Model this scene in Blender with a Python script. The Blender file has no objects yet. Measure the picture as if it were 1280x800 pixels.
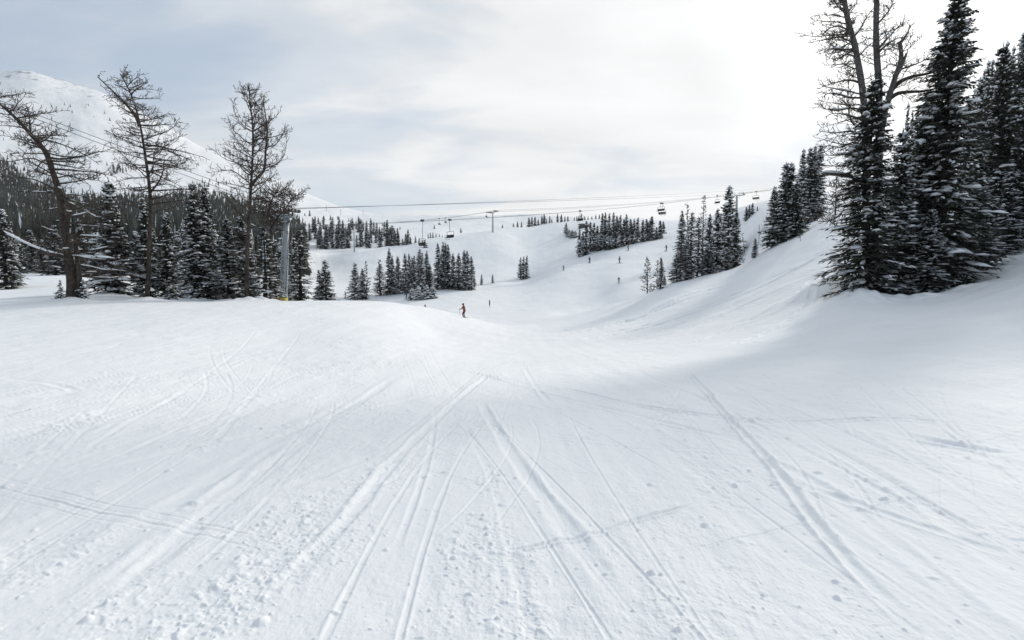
import bpy, math, random
import numpy as np
from mathutils import Vector

C = bpy.context.scene.collection
R = math.radians

# ------------------------------------------------------------------ camera geometry
F = 711.0                       # focal length in photo pixels (1280 wide)
TH = R(4.0)                     # camera looks 4 degrees down
CT, ST = math.cos(TH), math.sin(TH)

def pix(px, py, Y):
    """point at ground distance Y (along the view azimuth) seen at photo pixel px, py"""
    u, v = (px - 640) / F, (400 - py) / F
    k = Y / (CT + v * ST)
    return np.array([u * k, Y, (-ST + v * CT) * k])

# ------------------------------------------------------------------ noise
_rng = np.random.RandomState(7)
_PERM = np.concatenate([_rng.permutation(256)] * 3)
_G = np.stack([np.cos(np.arange(256) * 2.399), np.sin(np.arange(256) * 2.399)], 1)

def perlin(x, y, seed=0):
    xi = np.floor(x).astype(np.int64); yi = np.floor(y).astype(np.int64)
    xf = x - xi; yf = y - yi
    u = xf * xf * xf * (xf * (xf * 6 - 15) + 10); v = yf * yf * yf * (yf * (yf * 6 - 15) + 10)
    def g(ix, iy, dx, dy):
        h = _PERM[_PERM[(ix + seed * 31) & 255] + ((iy + seed * 57) & 255)]
        gg = _G[h]
        return gg[..., 0] * dx + gg[..., 1] * dy
    a = g(xi, yi, xf, yf); b = g(xi + 1, yi, xf - 1, yf)
    c = g(xi, yi + 1, xf, yf - 1); d = g(xi + 1, yi + 1, xf - 1, yf - 1)
    return (a + u * (b - a)) * (1 - v) + (c + u * (d - c)) * v

def fbm(x, y, n=4, seed=0):
    s = 0; a = 1.0
    for k in range(n):
        s = s + a * perlin(x * 2 ** k, y * 2 ** k, seed + k); a *= .5
    return s

# ------------------------------------------------------------------ terrain
PTS = [  # photo pixel x, y and the distance it stands at
 # left hump and its crest
 (0,378,36),(50,376,36),(100,374,37),(200,376,38),(300,376,39),(400,376,42),(480,378,48),(530,383,58),(570,394,80),(600,404,95),
 (480,430,22),(540,412,42),
 (30,364,48),(20,352,65),(30,346,80),(150,368,46),(150,352,68),
 # valley behind the hump
 (250,392,62),(330,398,65),(400,405,75),(470,405,80),(530,402,84),(420,400,105),(480,395,110),(540,395,108),(330,385,110),(250,365,120),
 (420,376,150),(450,374,160),(500,369,168),(560,362,172),(590,362,172),(520,376,146),(550,374,146),
 (612,385,125),(580,398,102),(650,391,118),(640,405,94),
 (605,356,195),(617,354,195),(655,348,215),(430,340,225),(400,328,260),(510,330,240),(580,320,250),(640,318,255),(700,300,290),(650,300,300),
 # crest of the open hill
 (386,313,290),(441,312,290),(485,308,295),(515,303,300),(530,299,305),(555,296,310),(584,292,320),(615,287,330),(640,284,345),
 (680,280,370),(710,277,380),(735,276,385),(765,274,390),(800,275,390),
 (386,330,340),(441,330,340),(485,328,345),(530,318,355),(584,310,370),(640,300,400),(700,292,450),(765,288,460),(820,290,460),
 # far slopes under the mountain
 (390,311,430),(390,292,560),(390,276,720),(390,264,1000),(440,311,450),(445,286,650),(460,271,1100),(500,305,470),(500,288,650),(500,274,1000),
 (550,291,600),(560,284,750),(600,277,950),(640,272,1200),(720,280,1000),(850,286,900),(950,282,900),(560,270,1300),(650,268,1400),(760,275,1400),
 # mountain on the left
 (0,334,150),(100,330,170),(200,330,180),(300,332,190),(0,315,300),(100,312,320),(200,312,320),(300,318,320),
 (0,285,520),(150,285,540),(250,285,520),(330,295,480),(0,235,760),(100,232,800),(200,240,850),(300,250,850),(360,262,900),
 (60,160,1100),(150,185,1120),(220,208,1130),(300,234,1150),
 (-40,92,1450),(0,88,1430),(40,86,1420),(62,96,1420),(130,118,1430),(200,155,1440),(280,195,1450),(340,222,1460),(380,240,1470),(430,261,1480),(470,269,1500),
 (0,140,2000),(130,170,2000),(280,240,2000),(430,290,2000),(600,290,2000),(800,290,2000),(1000,280,1500),
 # right-hand slope
 (700,394,105),(760,381,98),(808,368,84),(839,354,86),(884,342,90),(911,338,92),(927,332,94),(941,323,95),(958,311,88),(989,297,82),(1012,289,77),(1040,280,72),
 (760,388,125),(808,378,112),(850,368,118),(900,352,128),(935,330,120),
 (775,353,150),(740,328,200),(704,338,188),(785,312,212),(833,313,205),(840,296,236),(765,312,219),(720,322,222),(800,303,228),(710,395,112),(690,370,145),
 (850,293,240),(935,303,130),(940,285,145),(942,269,168),(900,280,205),(900,305,180),
 (1100,372,36),(1180,358,37.5),(1280,296,47),(1240,322,43),(1280,330,37),(1280,370,27),(1280,400,20),(1150,400,25),(1060,375,34),
 (1000,400,33),(1000,362,47),(1000,330,60),(900,380,58),(900,360,72),(800,400,62),(850,430,34),(1000,440,21),(700,420,52),(700,450,24),(620,421,48),
 (1250,240,70),(1150,275,60),(1280,200,95),(1100,290,62),(1150,230,95),(1040,262,105),(1000,264,125),(970,270,125),(1060,240,200),(1150,200,200),
]
XYZ = [(0,1.2,-1.71),(0,2.7,-1.78),(0,5.4,-1.97),(0,11.5,-2.46),(-3,2.7,-1.76),(-6,6,-1.86),(-11,11,-1.95),(-8,20,-2.35),(-19,19,-1.9),
 (3,2.7,-1.77),(6,6,-1.86),(9,9,-1.86),(12,12,-1.75),(18,18,-1.45),(8,16,-2.35),(-2,1,-1.71),(2,1,-1.71)]
for s, prof in ((-1, [(3,-1.72),(10,-1.8),(25,-1.7),(60,-.5),(150,6),(500,75),(1300,400)]), (1, [(3,-1.71),(8,-1.6),(15,-.9),(30,2),(60,10),(120,28),(400,110),(1500,220)])):
    for r, z in prof:
        XYZ.append((s * r * math.sin(R(64)), r * math.cos(R(64)), z))

def _feat(x, y):
    r = np.sqrt(x * x + y * y)
    return np.arctan2(x, y) * 5.0, np.log(r) * 1.35, r

def _fit():
    P = np.array([pix(*p) for p in PTS] + [np.array(p, float) for p in XYZ])
    a, b, r = _feat(P[:, 0], P[:, 1])
    g = (P[:, 2] + 1.7) / r
    n = len(a)
    d2 = (a[:, None] - a) ** 2 + (b[:, None] - b) ** 2
    K = np.where(d2 > 0, .5 * d2 * np.log(d2 + 1e-12), 0) + np.eye(n) * 2e-3
    A = np.zeros((n + 3, n + 3)); A[:n, :n] = K
    A[:n, n] = 1; A[:n, n + 1] = a; A[:n, n + 2] = b; A[n:, :n] = A[:n, n:].T
    w = np.linalg.solve(A, np.concatenate([g, [0, 0, 0]]))
    return a, b, w
_FA, _FB, _FW = _fit()

def sstep(t):
    t = np.clip(t, 0, 1); return t * t * (3 - 2 * t)

def base_height(x, y):
    x = np.asarray(x, float); y = np.asarray(y, float)
    sh = x.shape; x = x.ravel(); y = y.ravel()
    a, b, r = _feat(x, np.where((np.abs(x) < 1e-6) & (np.abs(y) < 1e-6), 1e-3, y))
    out = np.empty(len(a)); n = len(_FA)
    ac = np.clip(a, -R(70) * 5, R(70) * 5); bc = np.clip(b, math.log(1.0) * 1.35, math.log(2600) * 1.35)
    for i in range(0, len(a), 20000):
        s = slice(i, i + 20000)
        d2 = (ac[s, None] - _FA) ** 2 + (bc[s, None] - _FB) ** 2
        out[s] = (.5 * d2 * np.log(d2 + 1e-12)) @ _FW[:n] + _FW[n] + _FW[n + 1] * ac[s] + _FW[n + 2] * bc[s]
    z = out * r - 1.7
    back = -1.7 + .02 * np.maximum(r - 5, 0)
    w = sstep((np.abs(a) / 5 - R(62)) / R(40))
    z = z * (1 - w) + back * w
    return z.reshape(sh)

def far_relief(x, y):
    """gullies, hummocks and wind lips that grow with distance"""
    r = np.sqrt(x * x + y * y)
    d = fbm(x / 90, y / 90, 4, 3) * 5.0 * sstep((r - 500) / 500)
    d = d + fbm(x / 16, y / 16, 3, 11) * .55 * sstep((r - 70) / 160)
    d = d + fbm(x / 5, y / 5, 3, 19) * .10 * sstep((r - 15) / 50)
    return d

def ground_z(x, y):
    return float((base_height(np.array([x]), np.array([y])) + far_relief(np.array([x], float), np.array([y], float)))[0])

_ts = np.exp(np.linspace(math.log(1.5), math.log(2200), 700))
def hit(px, py, lo=1.5):
    """first place where the line of sight through a photo pixel meets the snow"""
    u, v = (px - 640) / F, (400 - py) / F
    k = 1 / (CT + v * ST)
    x = u * k * _ts; z = (-ST + v * CT) * k * _ts
    h = base_height(x, _ts) + far_relief(x, _ts)
    idx = np.where((h > z) & (_ts > lo))[0]
    if not len(idx): return None
    i = idx[0]
    if i == 0: t = _ts[0]
    else:
        d0 = z[i - 1] - h[i - 1]; d1 = z[i] - h[i]
        f = d0 / (d0 - d1) if d0 > d1 else 0
        t = _ts[i - 1] + f * (_ts[i] - _ts[i - 1])
    return np.array([u * k * t, t, (-ST + v * CT) * k * t])

# ------------------------------------------------------------------ materials
def new_mat(name):
    m = bpy.data.materials.new(name); m.use_nodes = True
    nt = m.node_tree; b = nt.nodes["Principled BSDF"]
    return m, nt, b

def noisy(name, c1, c2, scale=8, rough=.8, bump=0, spec=.3, bscale=None, metal=0, coord='Object'):
    m, nt, b = new_mat(name); N = nt.nodes.new; L = nt.links.new
    tc = N('ShaderNodeTexCoord'); n = N('ShaderNodeTexNoise'); n.inputs['Scale'].default_value = scale; n.inputs['Detail'].default_value = 5
    L(tc.outputs[coord], n.inputs['Vector'])
    r = N('ShaderNodeValToRGB'); r.color_ramp.elements[0].color = (*c1, 1); r.color_ramp.elements[1].color = (*c2, 1)
    r.color_ramp.elements[0].position = .35; r.color_ramp.elements[1].position = .65
    L(n.outputs['Fac'], r.inputs['Fac']); L(r.outputs['Color'], b.inputs['Base Color'])
    b.inputs['Roughness'].default_value = rough; b.inputs['Specular IOR Level'].default_value = spec; b.inputs['Metallic'].default_value = metal
    if bump:
        n2 = N('ShaderNodeTexNoise'); n2.inputs['Scale'].default_value = bscale or scale * 3; n2.inputs['Detail'].default_value = 6
        L(tc.outputs[coord], n2.inputs['Vector'])
        bp = N('ShaderNodeBump'); bp.inputs['Strength'].default_value = bump; bp.inputs['Distance'].default_value = .02
        L(n2.outputs['Fac'], bp.inputs['Height']); L(bp.outputs['Normal'], b.inputs['Normal'])
    return m

def snow_mat(name, ground=False):
    m, nt, b = new_mat(name); N = nt.nodes.new; L = nt.links.new
    b.inputs['Roughness'].default_value = .7; b.inputs['Specular IOR Level'].default_value = .08
    tc = N('ShaderNodeTexCoord')
    n = N('ShaderNodeTexNoise'); n.inputs['Scale'].default_value = .35; n.inputs['Detail'].default_value = 6
    L(tc.outputs['Object'], n.inputs['Vector'])
    r = N('ShaderNodeValToRGB'); r.color_ramp.elements[0].color = (.862, .866, .864, 1); r.color_ramp.elements[1].color = (.905, .905, .898, 1)
    r.color_ramp.elements[0].position = .3; r.color_ramp.elements[1].position = .7
    L(n.outputs['Fac'], r.inputs['Fac']); L(r.outputs['Color'], b.inputs['Base Color'])
    if ground:
        # fine grain of the snow: crumbs a few millimetres to a few centimetres across
        prev = None
        # patches: scraped smooth here, rough and crumbly there
        pm = N('ShaderNodeMapping'); pm.inputs['Scale'].default_value = (1, .5, 1); L(tc.outputs['Object'], pm.inputs['Vector'])
        pn = N('ShaderNodeTexNoise'); pn.inputs['Scale'].default_value = .55; pn.inputs['Detail'].default_value = 4; pn.inputs['Roughness'].default_value = .6; L(pm.outputs[0], pn.inputs['Vector'])
        pr = N('ShaderNodeMapRange'); pr.inputs['From Min'].default_value = .40; pr.inputs['From Max'].default_value = .66; pr.inputs['To Min'].default_value = .22; pr.inputs['To Max'].default_value = 1.0; L(pn.outputs['Fac'], pr.inputs['Value'])
        for sc_, sx, sy, st, di in ((60, 1, .8, .5, .006), (17, 1, .6, .5, .022), (4.2, 1, .42, .5, .06), (1.3, 1, .5, .42, .17), (.36, 1, .6, .32, .5)):
            mp = N('ShaderNodeMapping'); mp.inputs['Scale'].default_value = (sx, sy, 1); mp.inputs['Rotation'].default_value = (0, 0, R(-6 + 3 * sc_ % 17)); L(tc.outputs['Object'], mp.inputs['Vector'])
            n1 = N('ShaderNodeTexNoise'); n1.inputs['Scale'].default_value = sc_; n1.inputs['Detail'].default_value = 5; n1.inputs['Roughness'].default_value = .68; L(mp.outputs[0], n1.inputs['Vector'])
            b1 = N('ShaderNodeBump'); b1.inputs['Distance'].default_value = di
            ms = N('ShaderNodeMath'); ms.operation = 'MULTIPLY'; ms.inputs[1].default_value = st; L(pr.outputs[0], ms.inputs[0]); L(ms.outputs[0], b1.inputs['Strength'])
            L(n1.outputs['Fac'], b1.inputs['Height'])
            if prev: L(prev.outputs['Normal'], b1.inputs['Normal'])
            prev = b1
        L(prev.outputs['Normal'], b.inputs['Normal'])
    return m

M = {}
M['snow'] = snow_mat('trodden_snow', True)
M['mountain'] = snow_mat('wind_packed_snow')
def add_rock(m):
    nt = m.node_tree; N = nt.nodes.new; L = nt.links.new; b = nt.nodes['Principled BSDF']
    tc = N('ShaderNodeTexCoord'); mp = N('ShaderNodeMapping'); mp.inputs['Scale'].default_value = (1, .45, 1.3); L(tc.outputs['Object'], mp.inputs['Vector'])
    n1 = N('ShaderNodeTexNoise'); n1.inputs['Scale'].default_value = .055; n1.inputs['Detail'].default_value = 9; n1.inputs['Roughness'].default_value = .72; L(mp.outputs[0], n1.inputs['Vector'])
    n2 = N('ShaderNodeTexNoise'); n2.inputs['Scale'].default_value = .006; n2.inputs['Detail'].default_value = 3; L(tc.outputs['Object'], n2.inputs['Vector'])
    sp = N('ShaderNodeSeparateXYZ'); L(tc.outputs['Object'], sp.inputs[0])
    def mm(op, a, b_):
        n = N('ShaderNodeMath'); n.operation = op
        for i, v in enumerate((a, b_)):
            if isinstance(v, (int, float)): n.inputs[i].default_value = v
            else: L(v, n.inputs[i])
        return n.outputs[0]
    up = mm('MULTIPLY', mm('SUBTRACT', sp.outputs['Z'], 300), .0005)          # more bare rock towards the windy summit
    f = mm('ADD', mm('ADD', n1.outputs['Fac'], mm('MULTIPLY', n2.outputs['Fac'], .35)), mm('MINIMUM', up, .1))
    r = N('ShaderNodeValToRGB'); r.color_ramp.elements[0].position = .825; r.color_ramp.elements[1].position = .885; r.color_ramp.elements[0].color = (0, 0, 0, 1); r.color_ramp.elements[1].color = (.8, .8, .8, 1); L(f, r.inputs['Fac'])
    mx = N('ShaderNodeMix'); mx.data_type = 'RGBA'; old = b.inputs['Base Color'].links[0].from_socket
    L(r.outputs['Color'], mx.inputs['Factor']); L(old, mx.inputs['A']); mx.inputs['B'].default_value = (.16, .155, .15, 1); L(mx.outputs['Result'], b.inputs['Base Color'])
    n3 = N('ShaderNodeTexNoise'); n3.inputs['Scale'].default_value = .03; n3.inputs['Detail'].default_value = 8; n3.inputs['Roughness'].default_value = .6; L(mp.outputs[0], n3.inputs['Vector'])
    bp = N('ShaderNodeBump'); bp.inputs['Strength'].default_value = .5; bp.inputs['Distance'].default_value = 8; L(n3.outputs['Fac'], bp.inputs['Height']); L(bp.outputs['Normal'], b.inputs['Normal'])
add_rock(M['mountain'])
M['tree_snow'] = noisy('fresh_snow_on_branches', (.84, .86, .88), (.9, .91, .92), 6, .6, .3)
M['needles'] = noisy('fir_needles', (.034, .038, .032), (.070, .075, .058), 3.0, .75, spec=.2)
M['needles_brown'] = noisy('dry_needles', (.035, .033, .024), (.075, .066, .046), 3.0, .8, spec=.2)
M['bark'] = noisy('fir_bark', (.035, .030, .026), (.085, .072, .06), 14, .9, .6)
M['larch_bark'] = noisy('larch_bark', (.022, .018, .016), (.080, .060, .047), 5, .9, 1.0, bscale=9)
M['twig'] = noisy('bare_twigs', (.040, .032, .028), (.085, .068, .056), 6, .9)
M['grey_bark'] = noisy('weathered_bark', (.06, .056, .054), (.135, .125, .118), 9, .9, .9)
M['galv'] = noisy('galvanised_steel', (.30, .34, .36), (.42, .46, .47), 5, .5, .1, .5, metal=.25)
M['dark_metal'] = noisy('dark_painted_metal', (.035, .037, .04), (.06, .062, .066), 8, .5, spec=.5)
M['rubber'] = noisy('black_rubber', (.02, .02, .022), (.035, .035, .037), 8, .7)
M['yellow'] = noisy('yellow_padding', (.48, .38, .05), (.58, .47, .08), 6, .6)
M['cable'] = noisy('steel_rope', (.10, .11, .12), (.16, .17, .18), 20, .5, metal=.4)
M['wood'] = noisy('weathered_boards', (.05, .045, .042), (.10, .09, .08), 10, .85, .4)
for k, c in dict(red=(.38, .035, .03), rust=(.20, .06, .03), black=(.018, .019, .022), navy=(.025, .035, .075), green=(.12, .22, .05), olive=(.14, .15, .06), teal=(.03, .13, .15), grey=(.14, .145, .15), maroon=(.11, .016, .03), skin=(.5, .32, .24), visor=(.03, .03, .04)).items():
    M[k] = noisy(k + '_cloth', tuple(.85 * v for v in c), tuple(min(1, 1.15 * v) for v in c), 9, .75)

# ------------------------------------------------------------------ object helpers
class MB:
    """collects faces, then links them as one mesh object"""
    def __init__(s): s.v = []; s.f = []; s.m = []
    def quad(s, a, b, c, d, mi=0):
        n = len(s.v); s.v += [tuple(a), tuple(b), tuple(c), tuple(d)]; s.f.append((n, n + 1, n + 2, n + 3)); s.m.append(mi)
    def tri(s, a, b, c, mi=0):
        n = len(s.v); s.v += [tuple(a), tuple(b), tuple(c)]; s.f.append((n, n + 1, n + 2)); s.m.append(mi)
    def tube(s, pts, rad, sides=6, mi=0, cap=True):
        pts = [Vector(p) for p in pts]; n0 = len(s.v); k = len(pts)
        ref = Vector((.31, .87, .38))
        for i, p in enumerate(pts):
            d = (pts[min(i + 1, k - 1)] - pts[max(i - 1, 0)])
            if d.length < 1e-9: d = Vector((0, 0, 1))
            d.normalize()
            a = d.cross(ref)
            if a.length < 1e-3: a = d.cross(Vector((1, 0, 0)))
            a.normalize(); b = d.cross(a)
            r = rad[i] if hasattr(rad, '__len__') else rad
            for j in range(sides):
                t = 2 * math.pi * j / sides
                q = p + (a * math.cos(t) + b * math.sin(t)) * r
                s.v.append((q.x, q.y, q.z))
        for i in range(k - 1):
            for j in range(sides):
                j2 = (j + 1) % sides
                s.f.append((n0 + i * sides + j, n0 + i * sides + j2, n0 + (i + 1) * sides + j2, n0 + (i + 1) * sides + j)); s.m.append(mi)
        if cap:
            s.f.append(tuple(n0 + j for j in range(sides))[::-1]); s.m.append(mi)
            s.f.append(tuple(n0 + (k - 1) * sides + j for j in range(sides))); s.m.append(mi)
    def box(s, c, size, mi=0, rot=None):
        n0 = len(s.v); hx, hy, hz = (v / 2 for v in size)
        for dx, dy, dz in ((-1,-1,-1),(1,-1,-1),(1,1,-1),(-1,1,-1),(-1,-1,1),(1,-1,1),(1,1,1),(-1,1,1)):
            q = Vector((dx * hx, dy * hy, dz * hz))
            if rot is not None: q = rot @ q
            s.v.append((q.x + c[0], q.y + c[1], q.z + c[2]))
        for f in ((0,3,2,1),(4,5,6,7),(0,1,5,4),(1,2,6,5),(2,3,7,6),(3,0,4,7)):
            s.f.append(tuple(n0 + i for i in f)); s.m.append(mi)
    def ball(s, c, r, seg=10, rings=7, mi=0):
        n0 = len(s.v); r = r if hasattr(r, '__len__') else (r, r, r)
        for i in range(rings + 1):
            t = math.pi * i / rings
            for j in range(seg):
                p = 2 * math.pi * j / seg
                s.v.append((c[0] + r[0] * math.sin(t) * math.cos(p), c[1] + r[1] * math.sin(t) * math.sin(p), c[2] + r[2] * math.cos(t)))
        for i in range(rings):
            for j in range(seg):
                j2 = (j + 1) % seg
                s.f.append((n0 + i * seg + j, n0 + (i + 1) * seg + j, n0 + (i + 1) * seg + j2, n0 + i * seg + j2)); s.m.append(mi)
    def mesh(s, name, mats, smooth=True):
        me = bpy.data.meshes.new(name); me.from_pydata(s.v, [], s.f)
        for m in (mats if isinstance(mats, (list, tuple)) else [mats]): me.materials.append(m)
        if any(s.m): me.polygons.foreach_set('material_index', s.m)
        if smooth: me.polygons.foreach_set('use_smooth', [True] * len(me.polygons))
        me.update(); return me
    def build(s, name, mats, parent=None, smooth=True):
        o = bpy.data.objects.new(name, s.mesh(name, mats, smooth)); C.objects.link(o)
        if parent: o.parent = parent
        return o

def tag(o, label=None, cat=None, group=None, kind=None):
    for k, v in (('label', label), ('category', cat), ('group', group), ('kind', kind)):
        if v: o[k] = v
    return o

def empty(name, loc=(0, 0, 0), rz=0):
    o = bpy.data.objects.new(name, None); C.objects.link(o); o.location = tuple(float(v) for v in loc); o.rotation_euler = (0, 0, rz)
    o.empty_display_size = .2
    return o

ORD = ['zeroth', 'first', 'second', 'third', 'fourth', 'fifth', 'sixth', 'seventh', 'eighth', 'ninth', 'tenth', 'eleventh', 'twelfth', 'thirteenth',
       'fourteenth', 'fifteenth', 'sixteenth', 'seventeenth', 'eighteenth', 'nineteenth', 'twentieth']
for _d in ('twenty', 'thirty', 'forty'):
    ORD += [_d + '-' + ORD[i] for i in range(1, 10)] + [{'twenty': 'thirtieth', 'thirty': 'fortieth', 'forty': 'fiftieth'}[_d]]

# ------------------------------------------------------------------ camera, sky and sun
SUN_AZ, SUN_EL = R(39), R(24)
SUN = Vector((math.sin(SUN_AZ) * math.cos(SUN_EL), math.cos(SUN_AZ) * math.cos(SUN_EL), math.sin(SUN_EL)))
sc = bpy.context.scene
cam = bpy.data.cameras.new('camera'); co = bpy.data.objects.new('camera', cam); C.objects.link(co)
cam.sensor_width = 36; cam.lens = F / 1280 * 36; cam.clip_end = 9000; cam.clip_start = .05
co.location = (0, 0, 0); co.rotation_euler = (R(90) - TH, 0, 0); sc.camera = co

w = bpy.data.worlds.new('World'); sc.world = w; w.use_nodes = True
nt = w.node_tree; N = nt.nodes.new; L = nt.links.new
bg = nt.nodes['Background']; bg.inputs['Strength'].default_value = .1
sky = N('ShaderNodeTexSky'); sky.sky_type = 'NISHITA'; sky.sun_disc = False; sky.sun_elevation = SUN_EL; sky.sun_rotation = SUN_AZ
sky.altitude = 2000; sky.dust_density = 1.5
def math_node(op, a, b=None, c=None):
    n = N('ShaderNodeMath'); n.operation = op
    for i, v in enumerate((a, b, c)):
        if v is None: continue
        if isinstance(v, (int, float)): n.inputs[i].default_value = v
        else: L(v, n.inputs[i])
    return n.outputs[0]
def ramp(fac, stops):
    n = N('ShaderNodeValToRGB'); cr = n.color_ramp
    while len(cr.elements) < len(stops): cr.elements.new(.5)
    for e, (p, c) in zip(cr.elements, stops):
        e.position = p; e.color = (*c, 1) if hasattr(c, '__len__') else (c, c, c, 1)
    cr.interpolation = 'EASE'
    L(fac, n.inputs['Fac']); return n.outputs['Color']
tc = N('ShaderNodeTexCoord')
sep = N('ShaderNodeSeparateXYZ'); L(tc.outputs['Generated'], sep.inputs[0])
zz = math_node('ADD', math_node('MAXIMUM', sep.outputs['Z'], 0), .22)
cx = math_node('DIVIDE', sep.outputs['X'], zz); cy = math_node('DIVIDE', sep.outputs['Y'], zz)
cmb = N('ShaderNodeCombineXYZ'); L(cx, cmb.inputs[0]); L(cy, cmb.inputs[1])
# thin high cloud sheet, drawn out by the wind
mpc = N('ShaderNodeMapping'); mpc.inputs['Rotation'].default_value = (0, 0, R(-32)); mpc.inputs['Scale'].default_value = (.42, .8, 1); mpc.inputs['Location'].default_value = (.35, 1.75, 0)
L(cmb.outputs[0], mpc.inputs['Vector'])
nc = N('ShaderNodeTexNoise'); nc.inputs['Scale'].default_value = 1.25; nc.inputs['Detail'].default_value = 8; nc.inputs['Roughness'].default_value = .52; nc.inputs['Distortion'].default_value = .25
L(mpc.outputs[0], nc.inputs['Vector'])
# closeness to the sun (thin cloud scatters sunlight forwards)
dt = N('ShaderNodeVectorMath'); dt.operation = 'DOT_PRODUCT'; L(tc.outputs['Generated'], dt.inputs[0]); dt.inputs[1].default_value = tuple(SUN)
glow = dt.outputs['Value']
nd = N('ShaderNodeTexNoise'); nd.inputs['Scale'].default_value = 3.6; nd.inputs['Detail'].default_value = 7; nd.inputs['Roughness'].default_value = .55; nd.inputs['Distortion'].default_value = .35
L(mpc.outputs[0], nd.inputs['Vector'])
cover = math_node('MULTIPLY_ADD', nd.outputs['Fac'], .42, math_node('MULTIPLY', nc.outputs['Fac'], .58))
cover = math_node('ADD', cover, math_node('MULTIPLY', math_node('SUBTRACT', glow, .52), .30))
low = math_node('MULTIPLY', math_node('SUBTRACT', .16, sep.outputs['Z']), .9)
cover = math_node('ADD', cover, math_node('MAXIMUM', low, 0))
mask = ramp(cover, [(.36, .0), (.50, .50), (.62, 1)])
SKYK = 10.0
ccol = ramp(glow, [(0, (.064, .065, .0655)), (.40, (.0675, .0685, .069)), (.62, (.068, .069, .0695)), (.80, (.0695, .0703, .0706)), (.93, (.074, .0744, .0744)), (1, (.108, .108, .107))])
vm = N('ShaderNodeVectorMath'); vm.operation = 'SCALE'; L(ccol, vm.inputs[0]); vm.inputs['Scale'].default_value = 100.0
# soft structure inside the cloud
n5 = N('ShaderNodeTexNoise'); n5.inputs['Scale'].default_value = 2.1; n5.inputs['Detail'].default_value = 6; L(mpc.outputs[0], n5.inputs['Vector'])
vs = N('ShaderNodeVectorMath'); vs.operation = 'SCALE'; L(vm.outputs[0], vs.inputs[0]); L(math_node('MULTIPLY_ADD', nd.outputs['Fac'], .30, math_node('MULTIPLY_ADD', n5.outputs['Fac'], .42, .64)), vs.inputs['Scale'])
# blue-grey air seen between the clouds: the sky itself under thin veil
veil = N('ShaderNodeMix'); veil.data_type = 'RGBA'; veil.inputs['Factor'].default_value = .72
L(sky.outputs['Color'], veil.inputs['A']); veil.inputs['B'].default_value = (4.5, 5.2, 6.0, 1)
mx = N('ShaderNodeMix'); mx.data_type = 'RGBA'
L(mask, mx.inputs['Factor']); L(veil.outputs['Result'], mx.inputs['A']); L(vs.outputs[0], mx.inputs['B'])
L(mx.outputs['Result'], bg.inputs['Color'])

sun = bpy.data.lights.new('sun', 'SUN'); sun.energy = 1.8; sun.angle = R(6); sun.color = (1, .96, .9)
so = bpy.data.objects.new('sun', sun); C.objects.link(so); so.rotation_euler = (-SUN).to_track_quat('-Z', 'Y').to_euler(); so.location = (40, 40, 60)
sc.view_settings.view_transform = 'Standard'; sc.view_settings.look = 'None'; sc.view_settings.gamma = 1; sc.view_settings.exposure = .38
sc.view_settings.use_curve_mapping = False
sc.render.engine = 'CYCLES'
sc.cycles.use_denoising = True; sc.cycles.denoiser = 'OPENIMAGEDENOISE'
sc.cycles.max_bounces = 5; sc.cycles.diffuse_bounces = 3

# ------------------------------------------------------------------ the snow
def seg_dist(x, y, poly):
    best = np.full(x.shape, 1e9); side = np.zeros(x.shape)
    for (x0, y0), (x1, y1) in zip(poly[:-1], poly[1:]):
        dx, dy = x1 - x0, y1 - y0; l2 = dx * dx + dy * dy + 1e-12
        t = np.clip(((x - x0) * dx + (y - y0) * dy) / l2, 0, 1)
        d = np.hypot(x - x0 - t * dx, y - y0 - t * dy)
        s = np.sign((x - x0) * dy - (y - y0) * dx)
        m = d < best; best = np.where(m, d, best); side = np.where(m, s, side)
    return best, side

def px_track(pts):
    """spots seen in the photo, put on the snow and joined by a smooth line"""
    W = []
    for p in pts:
        h = hit(*p)
        if h is not None: W.append((h[0], h[1]))
    W = np.array(W); n = len(W); out = []
    for i in range(n - 1):
        p0, p1, p2, p3 = W[max(i - 1, 0)], W[i], W[i + 1], W[min(i + 2, n - 1)]
        for t in np.linspace(0, 1, 7)[:-1]:
            out.append(.5 * (2 * p1 + (p2 - p0) * t + (2 * p0 - 5 * p1 + 4 * p2 - p3) * t * t + (3 * p1 - p0 - 3 * p2 + p3) * t ** 3))
    out.append(W[-1])
    return [tuple(o) for o in out]

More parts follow.
